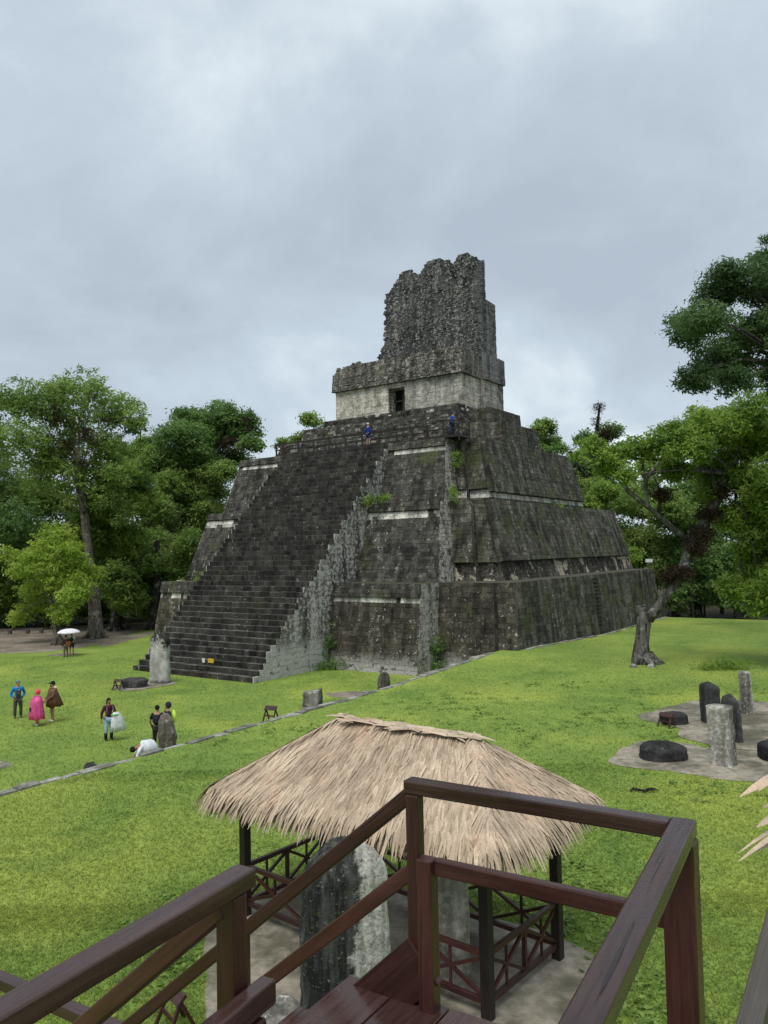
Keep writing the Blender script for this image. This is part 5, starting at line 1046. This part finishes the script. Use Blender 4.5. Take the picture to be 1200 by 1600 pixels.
def person(label, P, rz, h=1.72, top=None, legs=None, shoes=None, hair=None, hat=None, skin=None, armL=None, armR=None, stance=.0, short=1.0, sleeve=1.0, group='visitors on the grass', build=1.0, lean=0.0, beard=False, sit=None):
    """armL / armR = (elbow, wrist) in the figure's own space; faces -y"""
    k = h / 1.75; t = thing('person', label, 'person', P, group, rz, True); sk = skin or SKIN; V3 = Vector
    aL = armL or ((.27, .04, 1.15), (.27, -.04, .90)); aR = armR or ((-.27, .04, 1.15), (-.27, -.04, .90)); ly = lambda z: -lean * max(0, z - .95)
    J = {'pelvis': (V3((0, 0, .96)), .135), 'waist': (V3((0, ly(1.1), 1.1)), (.125 * build, .10)), 'chest': (V3((0, .01 + ly(1.3), 1.3)), (.155 * build, .11)), 'collar': (V3((0, .01 + ly(1.43), 1.43)), .085), 'neck': (V3((0, .0 + ly(1.5), 1.5)), .055), 'jaw': (V3((0, -.02 + ly(1.58), 1.575)), (.068, .078)), 'head': (V3((0, .0 + ly(1.65), 1.655)), (.078, .092)), 'crown': (V3((0, .0 + ly(1.7), 1.72)), (.055, .065)), 'nose': (V3((0, -.125 + ly(1.64), 1.625)), .012)}
    E = [('pelvis', 'waist'), ('waist', 'chest'), ('chest', 'collar'), ('collar', 'neck'), ('neck', 'jaw'), ('jaw', 'head'), ('head', 'crown'), ('head', 'nose')]
    for s, n, (el, wr) in ((1, 'L', aL), (-1, 'R', aR)):
        el, wr = V3(el), V3(wr); hd = wr + (wr - el).normalized() * .09
        J.update({n + 'sh': (V3((s * .17 * build, ly(1.42), 1.415)), .062), n + 'el': (el, .042), n + 'wr': (wr, .029), n + 'ha': (hd, (.038, .022))}); E += [('collar', n + 'sh'), (n + 'sh', n + 'el'), (n + 'el', n + 'wr'), (n + 'wr', n + 'ha')]
        dr = (hd - wr).normalized(); sd_ = dr.cross(V3((0, 1, 0))).normalized()
        for f in range(4): q = hd + sd_ * (.021 * (f - 1.5)); J[n + 'f%d' % f] = (q + dr * .055 + V3((0, -.012, 0)), .009); J[n + 'g%d' % f] = (q + dr * (.085 - .012 * abs(f - 1.3)) + V3((0, -.03, 0)), .008); E += [(n + 'ha', n + 'f%d' % f), (n + 'f%d' % f, n + 'g%d' % f)]
        J[n + 'th'] = (wr.lerp(hd, .6) + V3((0, -.045, 0)) + dr * .02, .010); E.append((n + 'wr', n + 'th'))
        fx = s * (.10 + stance * .5); J.update({n + 'hip': (V3((s * .09, 0, .90)), .098), n + 'kn': (V3((fx * .98, -.02, .50)), .058), n + 'an': (V3((fx, .02, .085)), .040), n + 'to': (V3((fx * 1.1, -.14, .035)), (.036, .026))})
        E += [('pelvis', n + 'hip'), (n + 'hip', n + 'kn'), (n + 'kn', n + 'an'), (n + 'an', n + 'to')]
    J = {a: (b_ * k, (tuple(c * k for c in r) if isinstance(r, tuple) else r * k)) for a, (b_, r) in J.items()}
    link('body', skin_mesh('body', (J, E, 'pelvis'), sk, 1), t)
    def shell(name, keep, add, mat, root, trim=None):
        JJ = {}
        for q in keep:
            p, r = J[q]; ad = add.get(q[1:] if q[0] in 'LR' and q[1:] in add else q, .022); JJ[q] = (p, tuple(c + ad * k for c in r) if isinstance(r, tuple) else r + ad * k)
        if trim:
            for q, (a, b_, f) in trim.items(): JJ[q] = (J[a][0].lerp(J[b_][0], f), JJ[q][1])
        EE = [e_ for e_ in E if e_[0] in JJ and e_[1] in JJ]; return link(name, skin_mesh(name, (JJ, EE, root), mat, 1), t)
    if top:
        kp = ['pelvis', 'waist', 'chest', 'collar', 'Lsh', 'Lel', 'Rsh', 'Rel']; tr = {}
        if sleeve >= 1: kp += ['Lwr', 'Rwr']
        else: tr = {'Lel': ('Lsh', 'Lel', .75), 'Rel': ('Rsh', 'Rel', .75)}
        shell('jacket' if sleeve >= 1 else 'shirt', kp, {'pelvis': .03, 'sh': .024, 'el': .026, 'wr': .02}, top, 'pelvis', tr)
    if legs:
        kp = ['pelvis', 'Lhip', 'Rhip', 'Lkn', 'Rkn'] + (['Lan', 'Ran'] if short >= .6 else []); tr = {}
        if short < .6: tr = {'Lkn': ('Lhip', 'Lkn', .85), 'Rkn': ('Rhip', 'Rkn', .85)}
        elif short < 1: tr = {'Lan': ('Lkn', 'Lan', .55), 'Ran': ('Rkn', 'Ran', .55)}
        shell('trousers' if short >= .6 else 'shorts', kp, {'pelvis': .018, 'hip': .02, 'kn': .024, 'an': .028}, legs, 'pelvis', tr)
    if shoes:
        for n in 'LR':
            kp = [n + 'an', n + 'to']; JJ = {q: (J[q][0], tuple(c + .018 * k for c in J[q][1]) if isinstance(J[q][1], tuple) else J[q][1] + .016 * k) for q in kp}; link('shoe', skin_mesh('shoe', (JJ, [(n + 'an', n + 'to')], n + 'an'), shoes, 1), t)
    hc = J['head'][0]
    for s in (-1, 1): MB().ball(hc + V3((s * .033, -.088, .005)) * k, .011 * k, .008 * k, .009 * k, 6, 4).build('eye', M['dark'], t)
    MB().ball(hc + V3((0, -.088, -.075)) * k, .024 * k, .012 * k, .007 * k, 8, 4).build('mouth', cloth(150, 80, 75), t)
    if hair: MB().ball(hc + V3((0, .02, .03)) * k, .095 * k, .105 * k, .095 * k, 12, 8, jit=.08).build('hair', hair, t, True)
    if beard: MB().ball(hc + V3((0, -.055, -.085)) * k, .062 * k, .05 * k, .05 * k, 10, 6, jit=.1).build('beard', hair or M['dark'], t, True)
    if hat:
        m, brim = hat; mb = MB().ball(hc + V3((0, .01, .055)) * k, .10 * k, .112 * k, .075 * k, 12, 8)
        if brim: mb.add([hc + V3(q) * k for q in ((-.07, -.08, .05), (.07, -.08, .05), (.05, -.19, .035), (-.05, -.19, .035), (-.07, -.08, .065), (.07, -.08, .065), (.05, -.19, .045), (-.05, -.19, .045))], [(0, 1, 2, 3), (4, 7, 6, 5), (2, 6, 7, 3), (1, 5, 6, 2), (3, 7, 4, 0)])
        mb.build('cap', m, t, True)
    return t, J, k
def drape(name, t, rings, mat, n=36, fold=.05, nf=9, seed=0, arc=(0, 2 * pi), thick=.006):
    """cloth hanging in folds through rings (centre, rx, ry)"""
    vs = []; full = arc[1] - arc[0] > 6.2; m = len(rings)
    for i, (c, rx, ry) in enumerate(rings):
        f = i / (m - 1)
        for j in range(n + (0 if full else 1)):
            a = arc[0] + (arc[1] - arc[0]) * j / n; w = 1 + fold * f * (sin(a * nf + seed) + .6 * sin(a * (nf * 1.7 // 1) + 2 * seed + f * 2)); vs.append(Vector(c) + Vector((cos(a) * rx * w, sin(a) * ry * w, .02 * f * sin(a * 5 + seed))))
    q = n if full else n + 1; fs = [(i * q + j, i * q + (j + 1) % q, (i + 1) * q + (j + 1) % q, (i + 1) * q + j) for i in range(m - 1) for j in range(n)]
    o = MB().add(vs, fs).build(name, mat, t, True); s = o.modifiers.new('thick', 'SOLIDIFY'); s.thickness = thick; return o
def film(name, col, alpha):
    t = NT(name); n = t.noise(7, 4); t.done(t.gain(col, t.mr(n, .3, .7, .75, 1.25)), .35, .5); tr = t.n('ShaderNodeBsdfTranslucent'); tr.inputs[0].default_value = col; tp = t.n('ShaderNodeBsdfTransparent'); tp.inputs[0].default_value = tuple(.5 + .5 * c for c in col[:3]) + (1,)
    m1, m2 = t.n('ShaderNodeMixShader'), t.n('ShaderNodeMixShader'); m1.inputs[0].default_value = .35; m2.inputs[0].default_value = alpha
    t.t.links.new(t.b.outputs[0], m1.inputs[1]); t.t.links.new(tr.outputs[0], m1.inputs[2]); t.t.links.new(m1.outputs[0], m2.inputs[1]); t.t.links.new(tp.outputs[0], m2.inputs[2]); t.t.links.new(m2.outputs[0], t.out.inputs[0]); return t.m
PINK = film('pink_plastic_film', srgb(235, 105, 170), .22); BROWN = film('brown_plastic_film', srgb(120, 82, 62), .12); WHITEC = cloth(225, 228, 230)
BLACK = cloth(28, 28, 32); NAVY = cloth(34, 38, 58)
def face_cam(P): return atan2(P.x, P.y) * -1.0           # turn that makes a figure look at the camera
# man in the blue jacket
P = onz(28, 1122, 0)
t, J, k = person('man in a bright blue open jacket and grey cap with hands in his pockets', P, face_cam(P) + .15, 1.74, cloth(20, 135, 205), cloth(72, 74, 62), cloth(60, 62, 66), cloth(60, 50, 40), (cloth(110, 130, 140), False), SKIN, ((.31, .09, 1.14), (.20, -.03, .97)), ((-.31, .09, 1.14), (-.20, -.03, .97)), .06)
MB().add([Vector(q) * k for q in ((-.075, -.150, 1.40), (.075, -.150, 1.40), (.10, -.165, 1.18), (.105, -.15, .96), (-.105, -.15, .96), (-.10, -.165, 1.18))], [(0, 1, 2, 5), (5, 2, 3, 4)]).build('t_shirt', cloth(58, 66, 68), t).modifiers.new('thick', 'SOLIDIFY').thickness = -.02
for z, w, c in ((1.35, .10, (170, 178, 185)), (1.28, .075, (120, 60, 58)), (1.19, .09, (140, 138, 120))): MB().box(Vector((0, -.186, z)) * k, w * k, .006, .05 * k).build('shirt_print', cloth(*c), t)
# pink poncho
P = onz(58, 1134, 0); rz = face_cam(P) - 1.2
t, J, k = person('short person in a long pink plastic rain poncho with the hood up', P, rz, 1.58, cloth(170, 60, 105), cloth(190, 140, 120), cloth(225, 225, 225), None, None, SKIN, ((.23, -.08, 1.16), (.12, -.24, 1.05)), ((-.23, -.08, 1.16), (-.12, -.24, 1.05)), -.02, .3)
drape('poncho', t, [((0, 0, 1.33 * k + .1), .09, .09), ((0, 0, 1.44 * k), .22, .17), ((0, -.02, 1.2 * k), .29, .24), ((0, -.03, .95 * k), .32, .28), ((0, -.02, .62 * k), .35, .31), ((0, 0, .34 * k), .37, .32)], PINK, fold=.07, seed=1)
MB().ball(Vector((0, .035, 1.66)) * k, .125 * k, .125 * k, .145 * k, 14, 10).build('hood', film('pink_hood_film', srgb(240, 75, 110), .1), t, True)
MB().box(Vector((.05, -.33, .85)) * k, .16, .08, .17).build('bag', cloth(70, 40, 95), t)
# brown poncho
P = onz(82, 1128, 0); rz = face_cam(P) - 1.25
t, J, k = person('bearded man in a black cap and a brown plastic rain poncho with bare calves', P, rz, 1.82, cloth(115, 85, 70), cloth(110, 85, 65), cloth(225, 215, 200), cloth(30, 24, 20), (BLACK, True), SKIN, ((.25, -.06, 1.16), (.12, -.28, 1.0)), ((-.25, -.06, 1.16), (-.12, -.28, 1.0)), -.02, .4, beard=True)
drape('poncho', t, [((0, 0, 1.49 * k), .09, .09), ((0, .01, 1.43 * k), .24, .17), ((0, .02, 1.2 * k), .27, .23), ((0, .05, .95 * k), .28, .30), ((0, .09, .68 * k), .30, .35)], BROWN, fold=.09, seed=3)
drape('hood', t, [((0, .10, 1.56 * k), .10, .06), ((0, .12, 1.50 * k), .13, .09), ((0, .12, 1.42 * k), .12, .07)], cloth(225, 215, 185), 18, .03, 5)
# woman with a white rain cape over her arm
P = onz(170, 1157, 0)
t, J, k = person('smiling woman in a maroon top and pale jeans with a white cape over her arm', P, face_cam(P) + .35, 1.70, cloth(78, 30, 44), cloth(165, 190, 212), BLACK, cloth(34, 26, 24), None, SKIN2, ((.25, -.05, 1.17), (.15, -.26, 1.08)), ((-.29, .03, 1.16), (-.31, -.02, .92)), .04, .8)
drape('cape', t, [((.17, -.30, 1.16), .09, .07), ((.20, -.30, 1.06), .16, .10), ((.24, -.30, .86), .23, .13), ((.27, -.29, .62), .27, .14), ((.30, -.28, .40), .30, .15)], WHITEC, 30, .12, 6, 2)
drape('green_band', t, [((.16, -.30, 1.10), .165, .115), ((.16, -.30, 1.05), .175, .12)], cloth(90, 190, 70), 24, .02, 4)
for n in 'LR': MB().tube([J[n + 'an'][0] + Vector((0, 0, -.02)), J[n + 'an'][0] + Vector((0, -.01, .24))], [.06, .068], 10).build('boot', BLACK, t, True)
MB().ball(J['head'][0] + Vector((.0, .085, -.10)), .085, .05, .16, 10, 7, jit=.1).build('long_hair', cloth(34, 26, 24), t, True)
for s in (-1, 1): MB().tube([Vector((s * .12, -.13, 1.40)), Vector((s * .13, -.155, 1.2)), Vector((s * .12, -.10, 1.08))], [.018] * 3, 6).build('backpack_strap', cloth(130, 120, 150), t)
# two people in black behind the stela
P = onz(246, 1174, 0)
t, J, k = person('person in black seen from behind with a small black backpack near the kerb', P, face_cam(P) + pi - .2, 1.74, BLACK, cloth(44, 44, 46), BLACK, cloth(20, 18, 18), None, SKIN, ((.28, -.03, 1.15), (.27, -.18, .98)), ((-.28, -.03, 1.15), (-.27, -.18, .98)), .02, sleeve=.5)
mb = MB(); mb.ball(Vector((0, .20, 1.24)), .15, .09, .20, 12, 8); mb.build('backpack', cloth(38, 38, 44), t, True); MB().ball(Vector((-.30, -.06, .96)), .07, .07, .09, 8, 6).build('camera_pouch', BLACK, t, True)
P = onz(262, 1171, 0)
t, J, k = person('person in a dark navy hooded jacket turned to a friend behind the dark stela', P, face_cam(P) - 1.3, 1.78, NAVY, cloth(40, 42, 50), BLACK, None, None, SKIN, None, None, .02)
MB().ball(Vector((0, .03, 1.67)) * k, .118, .125, .14, 12, 9).build('hood', cloth(40, 44, 62), t, True)
MB().ball(Vector((0, .23, 1.22)) * k, .17, .10, .26, 12, 8).build('backpack_cover', plain('neon_yellow', (.55, .75, .06, 1), .5, .1), t, True)
# crouching under a white cloth
P = Vector((L(-3.0, -22.1, 0).x, L(-3.0, -22.1, 0).y, 0)); rzc = face_cam(P) - 1.45
def croucher():
    t = thing('person', 'person in blue crouching at the kerb with a white shirt over the back', 'person', P, 'visitors on the grass', rzc, True); V3 = Vector
    J = {'pelvis': (V3((0, .22, .62)), .15), 'waist': (V3((0, .08, .80)), .14), 'chest': (V3((0, -.14, .90)), (.16, .12)), 'collar': (V3((0, -.30, .88)), .085), 'neck': (V3((0, -.38, .86)), .055), 'head': (V3((0, -.48, .80)), (.08, .09)), 'crown': (V3((0, -.53, .74)), .06)}
    E = [('pelvis', 'waist'), ('waist', 'chest'), ('chest', 'collar'), ('collar', 'neck'), ('neck', 'head'), ('head', 'crown')]
    for s, n in ((1, 'L'), (-1, 'R')):
        J.update({n + 'sh': (V3((s * .17, -.26, .84)), .06), n + 'el': (V3((s * .22, -.38, .58)), .042), n + 'wr': (V3((s * .12, -.50, .40)), .03), n + 'ha': (V3((s * .10, -.54, .33)), .035), n + 'hip': (V3((s * .10, .2, .58)), .10), n + 'kn': (V3((s * .17, -.22, .46)), .062), n + 'an': (V3((s * .13, .08, .10)), .042), n + 'to': (V3((s * .14, -.10, .035)), .036)})
        E += [('collar', n + 'sh'), (n + 'sh', n + 'el'), (n + 'el', n + 'wr'), (n + 'wr', n + 'ha'), ('pelvis', n + 'hip'), (n + 'hip', n + 'kn'), (n + 'kn', n + 'an'), (n + 'an', n + 'to')]
    J = {q: (V3((p.x, p.y, p.z * 1.08)), r) for q, (p, r) in J.items()}
    link('body', skin_mesh('body', (J, E, 'pelvis'), SKIN2, 1), t)
    def sh(name, ks, ad, m, root): JJ = {q: (J[q][0], tuple(c + ad for c in J[q][1]) if isinstance(J[q][1], tuple) else J[q][1] + ad) for q in ks}; link(name, skin_mesh(name, (JJ, [e_ for e_ in E if e_[0] in JJ and e_[1] in JJ], root), m, 1), t)
    sh('trousers', ['pelvis', 'Lhip', 'Rhip', 'Lkn', 'Rkn', 'Lan', 'Ran'], .02, cloth(50, 70, 150), 'pelvis'); sh('shirt', ['pelvis', 'waist', 'chest', 'collar', 'Lsh', 'Rsh', 'Lel', 'Rel'], .025, WHITEC, 'pelvis')
    drape('white_cloth', t, [((0, -.02, 1.17), .05, .10), ((0, 0, 1.12), .18, .22), ((0, .04, .95), .24, .29), ((0, .06, .72), .26, .32)], WHITEC, 30, .05, 6, 1)
    MB().ball(V3((0, -.48, .89)), .10, .11, .10, 10, 7).build('hair', cloth(25, 22, 22), t, True)
croucher()
# two people under a white umbrella
P = onz(103, 1027, 0); Pb = onz(112, 1024, 0)
t, J, k = person('person with a brown bag under the white umbrella near the earth path', P, face_cam(P) + pi + .2, 1.66, cloth(60, 44, 38), cloth(110, 95, 80), BLACK, cloth(26, 22, 20), None, SKIN2, None, ((-.25, -.05, 1.2), (-.12, -.22, 1.22)), .02)
MB().box(Vector((-.12, .22, 1.05)), .30, .12, .30).build('bag', cloth(140, 80, 45), t)
t, J, k = person('person in a white shirt and dark shorts sharing the white umbrella', Pb, face_cam(Pb) + pi - .1, 1.72, WHITEC, cloth(40, 46, 70), BLACK, cloth(26, 22, 20), None, SKIN, None, None, .02, .4, sleeve=.5)
MB().ball(Vector((0, .2, 1.2)), .14, .09, .2, 10, 7).build('backpack', cloth(34, 36, 50), t, True)
q = (P + Pb) / 2; t = thing('umbrella', 'open white umbrella held over two people near the earth path', 'umbrella', q, None, 0, True)
mb = MB(); rg_ = []; 
for i in range(6):
    f = i / 5; r = .86 * sin(f * 1.25) / sin(1.25); z = 2.08 - .30 * (1 - cos(f * 1.25)) / (1 - cos(1.25)) * 1.0
    for j in range(24): a = 2 * pi * j / 24; rg_.append(Vector((cos(a) * r * (1 - .04 * f * (abs(sin(a * 4)))), sin(a) * r * (1 - .04 * f * abs(sin(a * 4))), z)))
mb.add(rg_, [(i * 24 + j, i * 24 + (j + 1) % 24, (i + 1) * 24 + (j + 1) % 24, (i + 1) * 24 + j) for i in range(5) for j in range(24)]); o = mb.build('canopy', cloth(235, 232, 238), t, True); o.modifiers.new('thick', 'SOLIDIFY').thickness = .01
MB().tube([(0, 0, 1.12), (0, 0, 2.14)], [.012, .012], 6).build('shaft', M['steel'], t)
for j in range(8): a = 2 * pi * j / 8; MB().tube([(0, 0, 2.06), (cos(a) * .45, sin(a) * .45, 1.98), (cos(a) * .84, sin(a) * .84, 1.78)], [.006] * 3, 4).build('rib', M['steel'], t)
# visitors high on the pyramid
P = L(8.7, 7.55, Z3 + .02); person('person in a blue shirt and white cap at the top of the stairs', P, face_cam(P) + 2.4, 1.72, cloth(34, 56, 130), cloth(52, 60, 110), BLACK, None, (cloth(230, 230, 230), True), SKIN, None, None, .03, .4, group='visitors on the pyramid')
P = L(2.0, 8.5, Z3 + .19); person('person in a blue jacket standing on the lookout of the pyramid', P, face_cam(P) + .8, 1.72, cloth(45, 90, 160), cloth(36, 44, 70), BLACK, cloth(22, 20, 20), (cloth(50, 80, 120), False), SKIN, ((.25, -.08, 1.18), (.12, -.3, 1.2)), ((-.25, -.08, 1.18), (-.12, -.3, 1.2)), .03, group='visitors on the pyramid', lean=.25)
# ------------------------------------------------------------------ grass blades
def grass(n, x0, x1, y0, y1, h, w, seed, zone, dens_pow=1.0):
    g = np.random.default_rng(seed); y = y0 + (y1 - y0) * g.random(n) ** dens_pow; x = (x0 + (x1 - x0) * g.random(n)) * y * .62
    d = np.stack([x - PO.x, y - PO.y], 1); a = d @ np.array([AX.x, AX.y]); b = d @ np.array([BX.x, BX.y])
    keep = zone(a, b, x, y); x, y, a, b = x[keep], y[keep], a[keep], b[keep]
    return x, y, a, b
def blades(x, y, z, h, w, seed):
    g = np.random.default_rng(seed + 1); n = len(x); ang = g.random(n) * 2 * pi; hh = h * (.5 + .9 * g.random(n)); ww = w * (.6 + .8 * g.random(n)); tilt = g.normal(size=(n, 2)) * 1.25
    b = np.stack([x, y, z], 1); s = np.stack([np.cos(ang), np.sin(ang), np.zeros(n)], 1) * (ww / 2)[:, None]; t1 = b + np.stack([tilt[:, 0] * hh * .35, tilt[:, 1] * hh * .35, hh * .6], 1); t2 = b + np.stack([tilt[:, 0] * hh, tilt[:, 1] * hh, hh * .92], 1)
    V = np.stack([b - s, b + s, t1 + s * .75, t1 - s * .75, t2], 1).reshape(-1, 3); k = np.arange(n)[:, None] * 5; Q = np.concatenate([k + np.array([0, 1, 2, 3]), k + np.array([3, 2, 4, 4])], 1).reshape(-1, 4)
    F = np.concatenate([k + np.array([[0, 1, 2]]), k + np.array([[0, 2, 3]]), k + np.array([[3, 2, 4]])], 1).reshape(-1, 3); return V, F, np.repeat(g.random(n), 5)
def inpoly(px, py, poly):
    ins = np.zeros(len(px), bool); j = len(poly) - 1
    for i in range(len(poly)):
        xi, yi = poly[i][0], poly[i][1]; xj, yj = poly[j][0], poly[j][1]; c = ((yi > py) != (yj > py)) & (px < (xj - xi) * (py - yi) / (yj - yi + 1e-12) + xi); ins ^= c; j = i
    return ins
pads = [[tuple(v.co[:2]) for v in o.data.vertices] for o in COL.objects if o.name.startswith(('stela_pad', 'shelter_pad', 'bare_patch'))]
def lawn_zone(a, b, x, y):
    k = (a < -4.35) & (b < 33.6) & ~((a > -5.6) & (b > 2))
    for p in pads: k &= ~inpoly(x, y, p)
    return k
G = []
for n, y0, y1, h, w, sd_ in ((130000, 6.5, 15, .06, .014, 1), (100000, 14, 24, .06, .017, 2), (70000, 23, 44, .06, .022, 3), (16000, 43, 72, .06, .03, 4)):
    x, y, a, b = grass(n, -1, 1, y0, y1, h, w, sd_, lawn_zone); G.append(blades(x, y, lawn_z(a, b) - .005, h, w, sd_))
def plaza_zone(a, b, x, y):
    k = (a > -3.8) & (b < -.3) & ~((a > S0 - .2) & (a < S1 + 1) & (b > ST_B0))
    for p in pads: k &= ~inpoly(x, y, p)
    return k
x, y, a, b = grass(70000, -1, .2, 22, 60, .08, .04, 9, plaza_zone); G.append(blades(x, y, np.zeros(len(x)), .06, .024, 9))
off = 0; VV, FF_, TT = [], [], []
for V, F, T in G: VV.append(V); FF_.append(F + off); TT.append(T); off += len(V)
o = link('grass', mesh_np('grass', np.concatenate(VV), np.concatenate(FF_), M['blade'], np.concatenate(TT))); o['kind'] = 'stuff'
# broad leaved weeds among the grass
gw = np.random.default_rng(44); n = 1500; y = 8 + 30 * gw.random(n) ** 1.3; x = (gw.random(n) * 2 - .75) * y * .5
keep = np.array([mnoise.noise(Vector((a_ * .25, b_ * .25, 5))) + .12 * (a_ > 2) > .10 for a_, b_ in zip(x, y)]); x, y = x[keep], y[keep]
d = np.stack([x - PO.x, y - PO.y], 1); a = d @ np.array([AX.x, AX.y]); b = d @ np.array([BX.x, BX.y]); keep = lawn_zone(a, b, x, y); x, y, a, b = x[keep], y[keep], a[keep], b[keep]
P_ = np.repeat(np.stack([x, y, lawn_z(a, b) + .035], 1), 14, 0); P_ += gw.normal(size=P_.shape) * np.array([.13, .13, .016]); m = len(P_); an = gw.random(m) * 2 * pi; sz = (.035 + .045 * gw.random(m))[:, None]
u = np.stack([np.cos(an), np.sin(an), gw.normal(size=m) * .3], 1); v = np.stack([-np.sin(an), np.cos(an), gw.normal(size=m) * .3], 1)
o = link('weeds', mesh_np('weeds', np.stack([P_ - u * sz, P_ + v * sz * .6, P_ + u * sz, P_ - v * sz * .6], 1).reshape(-1, 3), np.arange(4 * m).reshape(-1, 4), M['leaf_mid'], np.repeat(gw.random(m), 4))); o['kind'] = 'stuff'
